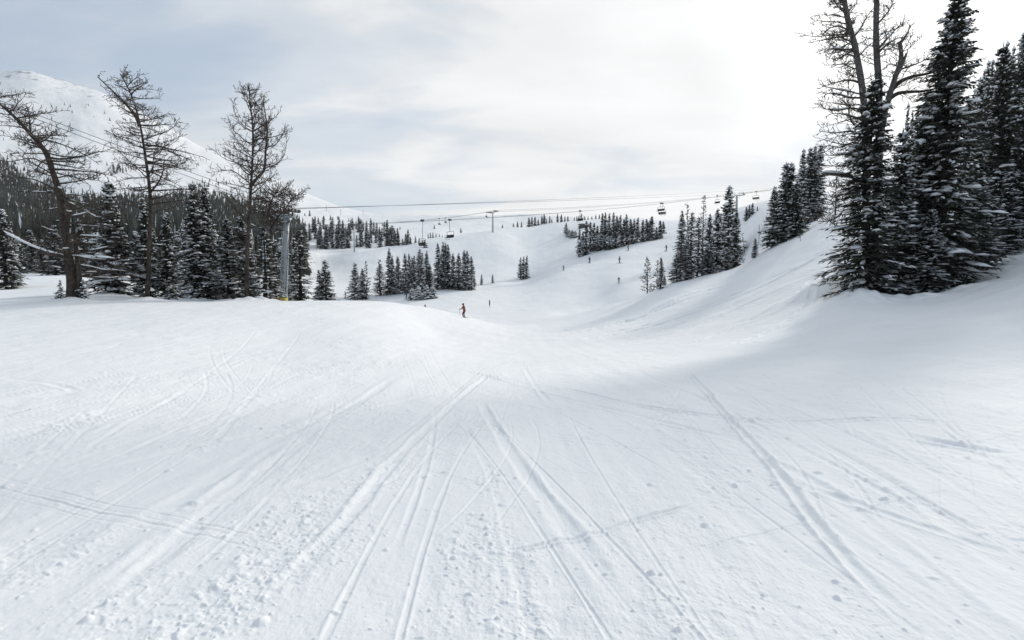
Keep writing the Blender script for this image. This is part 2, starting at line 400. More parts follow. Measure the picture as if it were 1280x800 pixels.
TRACKS = [  # photo points, half width (m), depth (m), rim on one side
 ([(860,465),(880,485),(905,515),(960,575),(1010,640),(1060,700),(1120,760),(1165,806)], .042, .060, 1),
 ([(612,470),(590,485),(560,510),(500,570),(440,645),(380,710),(310,795)], .06, .034, 1),
 ([(500,470),(420,520),(300,600),(180,700),(60,800)], .10, .022, 1),
 ([(440,500),(300,580),(150,680),(20,775)], .12, .022, -1),
 ([(400,540),(270,640),(120,770)], .08, .02, 1),
 ([(655,460),(668,480),(690,505)], .06, .02, 1),
 ([(600,500),(640,570),(700,650),(745,710),(800,795)], .07, .028, -1),
 ([(520,452),(600,470),(720,500),(860,535),(960,560)], .07, .025, 1),
 ([(560,460),(700,485),(800,505),(900,520),(1000,526),(1100,524),(1200,530),(1279,534)], .06, .05, 1),
 ([(1125,543),(1170,552),(1279,572)], .10, .075, 1),
 ([(622,690),(650,688),(684,680),(702,676),(745,668),(800,648),(868,628)], .028, .03, 1), ([(690,560),(800,530),(930,480)], .05, .03, -1), ([(180,640),(330,620),(470,570)], .06, .025, 1), ([(60,600),(240,560),(420,520),(560,490)], .07, .025, -1),
 ([(1000,540),(1090,590),(1180,650),(1279,720)], .08, .02, 1),
 ([(920,560),(1010,600),(1130,690),(1260,800)], .06, .015, -1),
 ([(980,600),(1100,640),(1279,700)], .05, .02, 1),
 ([(870,540),(1000,500),(1100,470),(1200,440),(1279,425)], .12, .025, 1),
 ([(840,560),(960,520),(1080,480),(1279,450)], .08, .018, -1),
 ([(0,470),(60,478),(100,490)], .08, .02, 1),
 # runs that swing off the right-hand slope
 ([(1030,318),(980,345),(900,380),(800,412),(720,425)], .35, .10, 1),
 ([(1035,335),(1000,352),(930,382),(830,418),(740,432)], .30, .09, -1),
 ([(1010,330),(940,358),(860,390),(760,416)], .28, .08, 1),
 ([(1000,345),(950,366),(870,398),(780,424)], .25, .08, -1),
 ([(960,330),(890,362),(800,396),(700,418)], .40, .10, 1),
 ([(930,345),(860,374),(780,402),(690,414)], .30, .08, 1),
 ([(1020,345),(990,372),(940,400),(860,430)], .22, .07, 1),
 ([(1028,352),(1010,380),(970,408),(900,436)], .22, .07, -1),
 ([(1215,358),(1240,352),(1279,345)], .12, .09, 1),
 ([(1190,366),(1240,357),(1279,350)], .10, .06, -1),
]
rnd = random.Random(5)
for k in range(26):        # more thin ski lines running down the fall line
    xa = rnd.uniform(-9, 7); ya = rnd.uniform(1.6, 7); ln = rnd.uniform(4, 20); dx = rnd.gauss(0, .28) + (.12 if xa > 1.5 else -.02)
    TRACKS.append(([(xa, ya), (xa + dx * ln * .5 + rnd.gauss(0, .12), ya + ln * .5), (xa + dx * ln, ya + ln)], rnd.uniform(.025, .05), rnd.uniform(.008, .022), rnd.choice((-1, 1)), 'world'))
for k in range(18):        # and lines cut across the right-hand side
    xa = rnd.uniform(4, 12); ya = rnd.uniform(5, 20); ln = rnd.uniform(4, 14); dy = rnd.uniform(-.15, .45)
    TRACKS.append(([(xa, ya), (xa + ln * .5, ya + dy * ln * .5 + rnd.gauss(0, .1)), (xa + ln, ya + dy * ln)], rnd.uniform(.03, .08), rnd.uniform(.008, .02), rnd.choice((-1, 1)), 'world'))

for k in range(150):        # fine scratches left by ski edges, mostly in pairs
    xa = rnd.uniform(-10, 8); ya = rnd.uniform(1.5, 8) if k % 3 else rnd.uniform(6, 22); ln = rnd.uniform(3, 14); dx = rnd.gauss(0, .32) + (.15 if xa > 1 else -.05); bow = rnd.gauss(0, .35)
    if rnd.random() < .25: dx = rnd.choice((-1, 1)) * rnd.uniform(.8, 2.5); ln *= .5
    wd = rnd.uniform(.010, .022) * (1 if ya < 6 else 1.8); dp = rnd.uniform(.006, .016); gap = rnd.uniform(.14, .5)
    for j in range(2 if rnd.random() < .6 else 1):
        TRACKS.append(([(xa + j * gap, ya), (xa + j * gap + dx * ln * .5 + bow, ya + ln * .5), (xa + j * gap * 1.1 + dx * ln, ya + ln)], wd, dp, rnd.choice((-1, 1)), 'world'))

def near_relief(x, y):
    r = np.hypot(x, y)
    d = np.zeros_like(x)
    idx = np.where(r < 130)[0]
    X, Y, Rr = x[idx], y[idx], r[idx]
    fade = lambda a, b: sstep((b - Rr) / (b - a))
    wx = X + .25 * fbm(X / 3, Y / 6, 2, 41)
    right = sstep((X - 2.5 - .12 * Y) / 6) * sstep((Y - 3) / 5)
    # scraped streaks down the fall line, and across the slope on the right
    cross = (X * -.42 + Y * .91); along = (X * .91 + Y * .42)
    pa = .45 + .55 * sstep((fbm(X / 1.7, Y / 4, 2, 58) + .35) / .7)
    s1 = (perlin(wx * 17, Y * .75, 49) * .0042 * fade(3, 8) + perlin(wx * 8, Y * .45, 50) * .0065 * fade(6, 15)) * pa + perlin(wx * 3.3, Y * .22, 51) * .009 * fade(14, 40) + perlin(wx * 1.3, Y * .07, 52) * .03 * fade(40, 110)
    s2 = (perlin(cross * 13, along * .6, 56) * .006 * fade(4, 10) + perlin(cross * 5, along * .4, 53) * .011 * fade(6, 18)) * pa + perlin(cross * 2.2, along * .2, 54) * .028 * fade(18, 55) + perlin(cross * .8, along * .07, 55) * .08 * fade(60, 125)
    s2 += (perlin(cross * 3.2, along * .22, 57) * .020 * fade(25, 62) + perlin(cross * 1.5, along * .12, 59) * .034 * fade(50, 110)) * (.3 + .7 * sstep((fbm(X / 5, Y / 7, 2, 90) + .3) / .6))
    h = s1 * (1 - right) + s2 * right
    # scuffed, wind-pitted surface further down the run
    h += (perlin(X * 3.6, Y * 2.6, 91) * .010 * fade(22, 45) + perlin(X * 1.7, Y * 1.2, 92) * .020 * fade(45, 95)) * sstep((Rr - 6) / 8) * (.3 + .9 * sstep((fbm(X / 4, Y / 6, 2, 93) + .2) / .5))
    # broad soft swells
    h += fbm(X / 2.6, Y / 4, 3, 60) * .026 * fade(25, 60) + fbm(X / 9, Y / 14, 2, 61) * .09 * sstep((Rr - 5) / 10)
    # churned, crumbly snow in patches
    pm = fbm(X * 1.0, Y * .45, 4, 62) + .30 * right + .22 * sstep((4.2 - Rr) / 2.2)
    pm = .12 + .88 * sstep((pm + .05) / .65)
    h += (perlin(X * 32, Y * 29, 66) * .0026 * fade(3.5, 6) + perlin(X * 58, Y * 52, 67) * .0014 * fade(2.6, 4.5)) * (.4 + pm)
    c1 = np.maximum(0, perlin(X * 14 + 3 * h, Y * 12, 63) - .10); c2 = np.maximum(0, perlin(X * 29, Y * 26, 64) - .10)
    c3 = np.maximum(0, perlin(X * 6, Y * 5.2, 65) - .08)
    h += pm * (c1 * .032 * fade(7, 13) + c2 * .022 * fade(4, 7.5) + c3 * .034 * fade(14, 32))
    # loose clods
    for k, sc_, thr, am, f0, f1 in ((70, 6.5, .48, .20, 7, 13), (71, 11., .44, .14, 5, 9), (73, 19., .42, .09, 4, 7), (74, 27., .42, .06, 3.4, 5.5), (72, 4., .52, .18, 9, 18)):
        h += np.maximum(0, perlin(X * sc_, Y * sc_, k) - thr) * am * (.45 + pm) * fade(f0, f1)
    for T in TRACKS:
        poly, wd, dep, rim = T[0], T[1], T[2], T[3]
        poly = poly if len(T) == 5 else px_track(poly)
        if len(T) == 5:
            (ax, ay), (bx, by), (cx_, cy_) = poly
            poly = [((1 - t) ** 2 * ax + 2 * t * (1 - t) * bx + t * t * cx_, (1 - t) ** 2 * ay + 2 * t * (1 - t) * by + t * t * cy_) for t in np.linspace(0, 1, 9)]
        if len(poly) < 2: continue
        P = np.array(poly); mg = wd * 5
        sel = np.where((X > P[:, 0].min() - mg) & (X < P[:, 0].max() + mg) & (Y > P[:, 1].min() - mg) & (Y < P[:, 1].max() + mg))[0]
        if not len(sel): continue
        dd, sd = seg_dist(X[sel], Y[sel], poly)
        wob = 1 + .5 * perlin(X[sel] * 2.3, Y[sel] * 1.1, 80)
        q = dd / (wd * wob)
        ends = np.minimum(np.hypot(X[sel] - P[0, 0], Y[sel] - P[0, 1]), np.hypot(X[sel] - P[-1, 0], Y[sel] - P[-1, 1]))
        fe = sstep(ends / max(wd * 6, min(1.6, .15 * np.hypot(*(P[-1] - P[0])))))
        h[sel] += fe * dep * ((.60 if len(T) == 4 else .40) if Rr[sel].min() < 25 else .9) * (.65 + .8 * sstep(perlin(X[sel] * .9, Y[sel] * .5, 82) + .4)) * (-np.exp(-q ** 4) + .75 * np.exp(-((q - 1.5) / .55) ** 2) * (.35 + .65 * (sd == rim)) * (1 + .6 * perlin(X[sel] * 9, Y[sel] * 9, 81)))
    for (px_, Y_) in ((89, 34.9), (137, 41.8), (184, 37.7), (206, 43), (240, 42.5), (262, 42.8), (285, 41.3), (308, 39.6), (330, 40.8), (353, 47), (374, 50.5), (406, 56.5), (1096, 33.6), (1130, 34), (1165, 33.4), (1199, 34.6), (1230, 39), (1075, 34.4)):
        cx0 = float(pix(px_, 372, Y_)[0])
        h += .22 * np.exp(-((X - cx0) ** 2 + (Y - Y_) ** 2) / 1.1 ** 2) * (1 + .8 * perlin(X * 1.7, Y * 1.7, 83))
    # drifted mound by the right-hand firs
    for (px_, py_, wx_, am) in ((1036, 366, 1.9, .8), (1012, 372, 2.4, .35), (1075, 372, 1.6, .3)):
        c = hit(px_, py_)
        h += am * np.exp(-((X - c[0]) ** 2 + (Y - c[1]) ** 2) / wx_ ** 2)
    d[idx] = h
    return d

# height table for fast look-ups along a line of sight
_ph = np.linspace(-R(60), R(60), 361); _lr = np.linspace(math.log(1.2), math.log(2500), 620)
_PH, _LR = np.meshgrid(_ph, _lr, indexing='ij')
_HX, _HY = np.exp(_LR) * np.sin(_PH), np.exp(_LR) * np.cos(_PH)
_HT = base_height(_HX, _HY) + far_relief(_HX, _HY)
def hit(px, py, lo=1.5):
    u, v = (px - 640) / F, (400 - py) / F
    k = 1 / (CT + v * ST); ph = math.atan(u * k)
    i = (ph + R(60)) / R(120) * 360; i0 = int(i); f = i - i0
    col = _HT[i0] * (1 - f) + _HT[i0 + 1] * f
    Yc = np.exp(_lr) * math.cos(ph)
    z = (-ST + v * CT) * k * Yc
    ok = np.where((col > z) & (Yc > lo))[0]
    if not len(ok): return None
    j = ok[0]
    if j == 0: t = Yc[0]
    else:
        d0 = z[j - 1] - col[j - 1]; d1 = z[j] - col[j]
        g = d0 / (d0 - d1) if d0 > d1 else 0
        t = Yc[j - 1] + g * (Yc[j] - Yc[j - 1])
    return np.array([u * k * t, t, (-ST + v * CT) * k * t])

def grid_interp(x, y):
    r = np.hypot(x, y); ph = np.arctan2(x, y)
    i = np.clip((ph + R(60)) / R(120) * 360, 0, 359.999); j = np.clip((np.log(r) - _lr[0]) / (_lr[1] - _lr[0]), 0, 618.999)
    i0 = i.astype(int); j0 = j.astype(int); f = i - i0; g = j - j0
    return (_HT[i0, j0] * (1 - f) + _HT[i0 + 1, j0] * f) * (1 - g) + (_HT[i0, j0 + 1] * (1 - f) + _HT[i0 + 1, j0 + 1] * f) * g

def build_ground():
    rows = [.6]
    while rows[-1] < 3200:
        r = rows[-1]
        rows.append(r + min(max(r * r / 1500, .004) if r > 2.0 else .12, (.0085 if r < 20 else .0042 if r < 125 else .012) * r))
    rows = np.array(rows)
    cols = np.concatenate([np.linspace(-R(50), R(50), 1150), R(50) + (np.arange(1, 60) / 60) ** 1.0 * R(260)])
    nr, nc_ = len(rows), len(cols)
    Pm, Rm = np.meshgrid(cols, rows)
    x = (Rm * np.sin(Pm)).ravel(); y = (Rm * np.cos(Pm)).ravel()
    # heights of the smooth terrain from a coarse angular set of columns (exact thin-plate values), then linear between
    cc = np.concatenate([np.linspace(-R(50), R(50), 201), cols[1150:]])
    rr = np.exp(np.linspace(math.log(rows[0]), math.log(rows[-1]), 560))
    Pc, Rc = np.meshgrid(cc, rr)
    zc = base_height(Rc * np.sin(Pc), Rc * np.cos(Pc))
    tmp = np.empty((len(rr), nc_))
    for k in range(len(rr)): tmp[k] = np.interp(cols, cc, zc[k])
    z = np.empty((nr, nc_)); lr, lrows = np.log(rr), np.log(rows)
    j = np.clip(np.searchsorted(lr, lrows) - 1, 0, len(rr) - 2); g = (lrows - lr[j]) / (lr[j + 1] - lr[j])
    z = tmp[j] * (1 - g)[:, None] + tmp[j + 1] * g[:, None]
    z = np.where(z > 470, 470 + 60 * np.tanh((z - 470) / 60), z)
    z = z.ravel() + far_relief(x, y) + near_relief(x, y)
    co_ = np.stack([x, y, z], 1).astype(np.float32)
    cut = int(np.searchsorted(rows, 415))
    def sheet(name, r0, r1, mat, centre):
        n = (r1 - r0) * nc_
        v = co_[r0 * nc_: r1 * nc_]
        a = np.arange((r1 - r0 - 1) * nc_).reshape(-1, nc_)
        b = np.roll(a, -1, 1)
        q = np.stack([a, b, b + nc_, a + nc_], -1).reshape(-1, 4)[:, ::-1]
        extra = []
        if centre:
            v = np.concatenate([v, [[0, 0, float(v[:nc_, 2].mean())]]]); extra = [(k, len(v) - 1, (k + 1) % nc_) for k in range(nc_)]
        me = bpy.data.meshes.new(name); me.vertices.add(len(v)); me.vertices.foreach_set('co', v.astype(np.float32).ravel())
        nl = q.size + 3 * len(extra); me.loops.add(nl)
        me.loops.foreach_set('vertex_index', np.concatenate([q.ravel(), np.array(extra, int).ravel()]).astype(np.int32))
        np_ = len(q) + len(extra); me.polygons.add(np_)
        me.polygons.foreach_set('loop_start', np.concatenate([np.arange(len(q)) * 4, q.size + np.arange(len(extra)) * 3]).astype(np.int32))
        me.polygons.foreach_set('use_smooth', np.ones(np_, bool))
        me.update(calc_edges=True); me.validate(); me.materials.append(mat)
        o = bpy.data.objects.new(name, me); C.objects.link(o); return o
    tag(sheet('snow_ground', 0, cut + 1, M['snow'], True), 'groomed ski slope of white snow crossed by tracks', 'snow', kind='structure')
    tag(sheet('mountain', cut, nr, M['mountain'], False), 'smooth snowy mountain rising on the left behind the forest', 'mountain', kind='structure')
    print('ground', nr, nc_)
build_ground()

# ------------------------------------------------------------------ conifers
def snow_strip(mb, pts, wid, hgt, rnd):
    """a lumpy ridge of snow lying along the top of a bough"""
    n0 = len(mb.v); k = len(pts)
    for i, p in enumerate(pts):
        p = Vector(p); d = Vector(pts[min(i + 1, k - 1)]) - Vector(pts[max(i - 1, 0)]); d.z = 0
        if d.length < 1e-6: d = Vector((1, 0, 0))
        d.normalize(); s = Vector((-d.y, d.x, 0))
        e = (.25 if i in (0, k - 1) else 1.0); ww = wid * e * rnd.uniform(.6, 1.35); hh = hgt * e * rnd.uniform(.6, 1.4)
        for a, b in ((-1, -.25), (-.55, .75), (.45, .85), (1, -.2)):
            q = p + s * (a * ww * .5) + Vector((0, 0, b * hh)); mb.v.append((q.x, q.y, q.z))
    for i in range(k - 1):
        for j in range(4):
            j2 = (j + 1) % 4
            mb.f.append((n0 + i * 4 + j, n0 + (i + 1) * 4 + j, n0 + (i + 1) * 4 + j2, n0 + i * 4 + j2)); mb.m.append(0)
    mb.f.append((n0 + 3, n0 + 2, n0 + 1, n0)); mb.m.append(0)
    e = n0 + (k - 1) * 4; mb.f.append((e, e + 1, e + 2, e + 3)); mb.m.append(0)

def conifer(seed, H, Rb, nwh, nbr, ntw, tw, snow=.35, power=.85, low=.03, sprig=.38, snow_w=.16, lean=0, gaps=.08):
    """meshes of one fir: trunk, crown of needled boughs, snow lying on the boughs"""
    rd = random.Random(seed); T, K, S = MB(), MB(), MB()
    bend = [(rd.gauss(0, .012) * H, rd.gauss(0, .012) * H) for _ in range(3)]
    def axis(t): return Vector((lean * t * t * H + bend[0][0] * math.sin(3 * t), bend[0][1] * math.sin(2.6 * t), H * t))
    T.tube([axis(t) - Vector((0, 0, .5 if t == 0 else 0)) for t in (0, .15, .35, .6, .85, 1)], [.016 * H, .013 * H, .010 * H, .006 * H, .003 * H, .001 * H], 7)
    gap_az = [(rd.uniform(0, 6.28), rd.uniform(.05, .9)) for _ in range(7)]
    up = Vector((0, 0, 1))
    for w_ in range(nwh):
        t0 = low + (1 - low) * (w_ + rd.uniform(0, .9)) / nwh
        t = t0
        Lm = Rb * min(1, (1 - t) ** power * (1.08 - .10 * math.sin(t * 9 + seed)) * rd.uniform(.74, 1.14)) * min(1, .62 + t * 3) + .012 * H
        for b_ in range(nbr):
            if rd.random() < gaps: continue
            t = min(.985, max(low * .5, t0 + rd.gauss(0, 1.0) / nwh))
            az = 6.283 * (b_ + rd.uniform(-.4, .4)) / nbr + w_ * 2.4
            Lb = Lm * rd.choice((rd.uniform(.55, .9), rd.uniform(.8, 1.05), rd.uniform(.85, 1.13)))
            for ga, gt in gap_az:
                da = abs((az - ga + 3.14) % 6.28 - 3.14)
                if da < .5 and abs(t - gt) < .035: Lb *= .55
            el = -.18 + .55 * t + rd.gauss(0, .12); droop = (.30 - .22 * t) * rd.uniform(.6, 1.3)
            o = axis(t); h = Vector((math.cos(az), math.sin(az), 0))
            def sp(s): return o + h * (Lb * s * math.cos(el)) + up * (Lb * (s * math.sin(el) - droop * s * s + .16 * max(0, s - .6) ** 1.0))
            side = Vector((-h.y, h.x, 0))
            pts = [sp(s) for s in (0.05, .4, .75, 1.03)]
            wd = tw * 1.15
            for i in range(3):     # needles along the bough itself
                tl = side + up * rd.uniform(-.5, .5)
                a, b = wd * (1, 1, .7)[i], wd * (1, .7, .12)[i]
                K.quad(pts[i] - tl * a * .5, pts[i] + tl * a * .5, pts[i + 1] + tl * b * .5, pts[i + 1] - tl * b * .5)
            for k in range(ntw):
                s = .12 + .86 * (k + rd.random()) / ntw
                p = sp(s); sg = 1 if k % 2 else -1
                an = rd.uniform(.45, 1.05); l = (sprig * Lb * (1.05 - .7 * s) + .05 * sprig * H / 6) * rd.uniform(.7, 1.3)
                d = (h * math.cos(an) + side * (sg * math.sin(an)) + up * rd.choice((rd.uniform(-.35, .08), rd.uniform(-.95, -.2)))); d.normalize()
                q = p + d * l; m_ = p + d * (l * .45); v = d.cross(up); v.normalize(); v = v * math.cos(.6) + up * rd.uniform(-.7, .7)
                ww = tw * rd.uniform(.7, 1.25)
                K.quad(p, m_ + v * ww * .5, q, m_ - v * ww * .5)
                if snow and rd.random() < snow * .10 and s > .3:
                    snow_strip(S, [p + d * l * .1 + up * tw * .2, m_ + up * tw * .25, p + d * l * .85 + up * tw * .1], snow_w * .6, snow_w * .35, rd)
            heavy = math.sin(az * 2.1 + t * 17 + seed) + math.sin(az * 1.3 - t * 31 + 2 * seed)
            if rd.random() < snow * (1.15 - .55 * t) * (1.7 if heavy > .35 else .35):
                a = rd.uniform(.25, .55); e = min(1.0, a + rd.uniform(.25, .55))
                n = 4 if ntw < 8 else 5
                snow_strip(S, [sp(a + (e - a) * i / (n - 1)) + up * (tw * .2) + side * rd.gauss(0, .04 * Lb) for i in range(n)], snow_w * (1.25 if heavy > .35 else .8) * rd.choice((rd.uniform(.6, 1.4), rd.uniform(.6, 1.4), rd.uniform(1.3, 2.4))) * (.6 + .5 * Lb / Rb), snow_w * .5 * rd.uniform(.6, 1.5), rd)
    # leader
    tp = axis(1); K.quad(tp - Vector((tw * .5, 0, .3 * sprig)), tp + Vector((0, tw * .4, 0)), tp + up * (.03 * H), tp - Vector((0, tw * .4, 0)))
    return T, K, S

PROTO = {}
def proto_fir(key, needles='needles', **kw):
    T, K, S = conifer(**kw)
    PROTO[key] = (T.mesh('trunk', M['bark']), K.mesh('crown', M[needles], False), S.mesh('snow_clumps', M['tree_snow']) if S.f else None, kw['H'], kw['Rb'])

proto_fir('hero_a', seed=11, H=17, Rb=2.75, nwh=74, nbr=10, ntw=18, tw=.125, snow=.42, power=.80, snow_w=.25)
proto_fir('hero_b', seed=23, H=19, Rb=2.7, nwh=80, nbr=10, ntw=18, tw=.13, snow=.50, power=.72, snow_w=.27, low=.02)
proto_fir('hero_c', seed=37, H=15, Rb=1.7, nwh=64, nbr=9, ntw=15, tw=.125, snow=.60, power=.75, snow_w=.27)
proto_fir('mid_a', seed=41, H=12, Rb=1.75, nwh=44, nbr=9, ntw=10, tw=.20, snow=.55, power=.8, snow_w=.30)
proto_fir('mid_b', seed=43, H=12, Rb=1.35, nwh=46, nbr=9, ntw=9, tw=.19, snow=.55, power=.75, snow_w=.28)
proto_fir('mid_c', seed=47, H=12, Rb=2.1, nwh=40, nbr=10, ntw=11, tw=.22, snow=.65, power=.85, snow_w=.36, gaps=.2)
proto_fir('mid_brown', 'needles_brown', seed=49, H=12, Rb=1.6, nwh=36, nbr=8, ntw=9, tw=.15, snow=.4, power=.6, snow_w=.22, gaps=.25)
proto_fir('bush', seed=53, H=3.4, Rb=1.3, nwh=20, nbr=10, ntw=9, tw=.18, snow=1.0, power=.6, snow_w=.34)
proto_fir('sapling', seed=59, H=1.3, Rb=.42, nwh=13, nbr=8, ntw=8, tw=.06, snow=.6, power=.8, snow_w=.10)
proto_fir('far_a', seed=61, H=10, Rb=1.35, nwh=30, nbr=8, ntw=5, tw=.42, snow=.30, power=.8, snow_w=.40)
proto_fir('far_b', seed=67, H=10, Rb=1.05, nwh=30, nbr=7, ntw=5, tw=.38, snow=.28, power=.75, snow_w=.36)
proto_fir('far_c', seed=71, H=10, Rb=1.6, nwh=26, nbr=8, ntw=5, tw=.46, snow=.55, power=.85, snow_w=.5)

rt = random.Random(99)
USED = {}
def fir(key, px, top, base=None, Y=None, hw=None, label='', group=None, name='fir_tree', rot=None, zoff=0, sink=0):
    """one fir standing on the snow at a distance Y (or where the photo shows its foot)"""
    if Y is None:
        h = hit(px, base); Y = h[1]
    g = pix(px, top, Y); bx = g[0]
    if isinstance(px, tuple): pass
    gz = ground_z(bx, Y)
    tr, cr, sn, H, Rb = PROTO[key]
    Ht = max(g[2] - gz, .4)
    k = Ht / H
    kw = (hw * (1.28 if key.startswith('mid') else 1.2 if key.startswith('far') else 1.0) * Y / F) / Rb if hw else k
    kw = min(max(kw, k * .45), k * 2.2)
    o = empty(name, (bx, Y, gz - sink), rt.uniform(0, 6.28) if rot is None else rot)
    o.scale = (kw, kw, k)
    for me, nm in ((tr, 'trunk'), (cr, 'crown'), (sn, 'snow_clumps')):
        if me is None: continue
        c = bpy.data.objects.new(nm, me); C.objects.link(c); c.parent = o
    return tag(o, label, 'tree', group)

def row(items, cluster, group, desc, keys, Y=None, name='fir_tree'):
    """a clump of firs; each label tells which one it is"""
    items = sorted(items, key=lambda q: q[0])
    for i, q in enumerate(items):
        px, top, base, hw = q[:4]
        key = q[4] if len(q) > 4 and q[4] else rt.choice(keys)
        yy = q[5] if len(q) > 5 else (Y(px, base) if Y else None)
        fir(key, px, top, base, yy, hw, f'{desc}, {ORD[i + 1]} from the left {cluster}', group, name)

# the big firs on the right-hand slope
G_R = 'tall firs crowded on the right-hand slope'
fir('hero_a', 1096, 98, Y=36, hw=57, label='dark fir at the left edge of the right-hand group, hiding the dead larch\'s foot', group=G_R, rot=.4)
fir('hero_b', 1199, -8, Y=37.2, hw=62, label='tallest fir, its pointed top leaving the frame, right of the bare forked larch', group=G_R, rot=2.0)
fir('hero_c', 1128, 165, Y=36.8, hw=34, label='slim fir squeezed against the right side of the dark fir beside the larch', group=G_R, rot=1)
fir('hero_c', 1158, 150, Y=38.8, hw=38, label='narrow snowy fir filling the gap left of the tallest fir', group=G_R, rot=4)
fir('hero_c', 1166, 262, Y=35.6, hw=36, label='low bushy fir at the foot of the gap beside the tallest fir', group=G_R, rot=5)
fir('hero_c', 1225, 190, Y=40, hw=36, label='snow-laden fir tucked behind the right side of the tallest fir', group=G_R, rot=5.4)
fir('hero_a', 1253, 58, Y=44.5, hw=44, label='broad fir with heavy snow pads near the right edge of the frame', group=G_R, rot=3.1)
fir('hero_b', 1288, 30, Y=47, hw=44, label='tall fir cut by the right edge of the frame', group=G_R, rot=1.2)
fir('hero_c', 1262, 215, Y=42.5, hw=26, label='small white-capped fir at the foot of the broad fir by the right edge', group=G_R, rot=.3)
fir('hero_c', 1232, 250, Y=41, hw=24, label='short fir between the tallest fir and the broad fir at the right edge', group=G_R, rot=2.3)
for px, top, Y, hw, k in ((1340, 40, 43, 52, 'hero_a'), (1400, -20, 45, 58, 'hero_b'), (1470, 60, 38, 60, 'hero_c')):
    fir(k, px, top, Y=Y, hw=hw, label='dark fir further along the right-hand slope', group='firs past the right edge of the picture')
row([(1141, 141, 0, 8), (1148, 133, 0, 9), (1159, 116, 0, 10), (1166, 119, 0, 9), (1177, 128, 0, 10), (1184, 146, 0, 11), (1191, 138, 0, 11), (1211, 122, 0, 12), (1219, 112, 0, 12), (1226, 99, 0, 12), (1231, 88, 0, 11), (1236, 78, 0, 10), (1241, 76, 0, 10), (1247, 77, 0, 9), (1259, 54, 0, 12), (1267, 60, 0, 11), (1280, 42, 0, 13)],
    'along the ridge behind the right-hand firs', 'firs on the ridge behind', 'pointed grey-green fir', ['mid_a', 'mid_b'], Y=lambda p, b: 62 + (p % 7) * 2.2)
fir('mid_b', 1136, 131, Y=52, hw=5, label='thin bare-topped young fir poking up between the larch and the ridge firs', group='firs on the ridge behind')

# the two groups left of them
row([(968, 234, 310, 13), (982, 205, 306, 19), (990, 204, 302, 17), (997, 226, 300, 14)], 'in the thick clump left of the big larch', 'thick clump left of the larch', 'bushy snow-flecked fir', ['mid_a', 'mid_c'], Y=lambda p, b: 86 - (p - 960) * .15)
row([(1005, 188, 0, 10), (1013, 186, 0, 12), (1019, 184, 0, 10), (1027, 182, 0, 11)], 'in the row of spires behind the thick clump', 'spires behind the thick clump', 'slender fir spire', ['mid_b'], Y=lambda p, b: 92 + (p - 1005) * .2)
fir('sapling', 1030, 344, 358, hw=4.5, label='tiny cross-shaped fir sapling poking out of the snow left of the right-hand firs')

# firs on the brow in the middle right
G_D = 'firs on the brow right of the ski run'
fir('mid_c', 912, 234, 336, hw=19, label='tallest pointed fir on the brow, in front of the lift tower head', group=G_D)
fir('mid_a', 897, 262, Y=91, hw=13, label='fir hugging the left side of the tallest pointed fir on the brow', group=G_D)
fir('mid_a', 921, 262, Y=93, hw=10, label='fir hugging the right side of the tallest pointed fir on the brow', group=G_D)
fir('mid_c', 885, 305, 343, hw=12, label='low white-dusted fir at the front between the larches and the tallest fir on the brow', group=G_D)
fir('mid_a', 888, 268, Y=93, hw=9, label='dark fir behind the low white-dusted fir on the brow', group=G_D)
fir('mid_c', 847, 316, 352, hw=11, label='bushy fir at the left front corner of the clump on the brow', group=G_D)
fir('mid_a', 853, 264, Y=180, hw=9, label='distant fir seen above the left corner of the clump on the brow', group=G_D)
fir('mid_brown', 866, 266, Y=87, hw=12, label='brownish fir in the middle of the clump on the brow', group=G_D)
fir('mid_brown', 873, 272, Y=90, hw=10, label='second brownish fir, just right of the middle of the clump on the brow', group=G_D)
fir('mid_b', 859, 300, Y=86, hw=9, label='dark fir behind the bushy one at the left corner of the clump on the brow', group=G_D)
fir('mid_b', 944, 298, 322, hw=4.5, label='small lone fir beside the thin pole, right of the clump on the brow')
fir('mid_b', 826, 322, 361, hw=5.5, label='slim young fir just right of the small bare larch on the piste edge')
fir('mid_b', 831, 344, 357, hw=3, label='tiny fir at the right foot of the slim young fir on the piste edge')
row([(933, 259, 270, 4), (937, 256, 270, 4), (941, 254, 269, 4), (947, 258, 268, 3), (950, 262, 268, 3)], 'on the skyline right of the lift tower head', 'firs on the skyline', 'small dark fir', ['far_a', 'far_b'], Y=lambda p, b: 172)

# clump below the chairs
A = [(444, 329, 374, 10, 'mid_c'), (453, 336, 374, 7), (475, 330, 369, 9, 'mid_brown'), (486, 311, 368, 8), (490, 320, 368, 6), (497, 321, 367, 7), (506, 317, 366, 7), (511, 317, 366, 6), (515, 322, 366, 5), (518, 320, 366, 6),
     (525, 312, 366, 8), (528, 316, 366, 6), (533, 314, 364, 7), (537, 331, 364, 7), (547, 305, 362, 7), (554, 303, 361, 7), (557, 304, 361, 7), (560, 306, 361, 8), (566, 317, 361, 7), (573, 317, 362, 8), (580, 313, 363, 8), (584, 314, 363, 8), (589, 321, 362, 6), (593, 347, 357, 3)]
row(A, 'in the long clump below the chairs', 'clump of firs below the chairlift', 'snow-dusted fir', ['mid_a', 'mid_b', 'mid_a'])
row([(515, 361, 375, 8, 'bush'), (523, 358, 375, 8, 'bush'), (533, 357, 374, 8, 'bush'), (541, 358, 373, 7, 'bush')], 'along the front of the long clump', 'young firs before the clump', 'snow-caked young fir', ['bush'])
fir('far_b', 602, 343, 356, hw=4, label='lone little fir just right of the long clump below the chairs')
fir('far_b', 616, 343, 354, hw=3.5, label='lone little fir standing by itself halfway between the long clump and the trio')
row([(651, 322, 349, 4), (655, 321, 349, 4), (659, 320, 348, 4)], 'in the trio alone on the open hill', 'trio of firs on the open hill', 'narrow fir', ['far_a', 'far_b'])
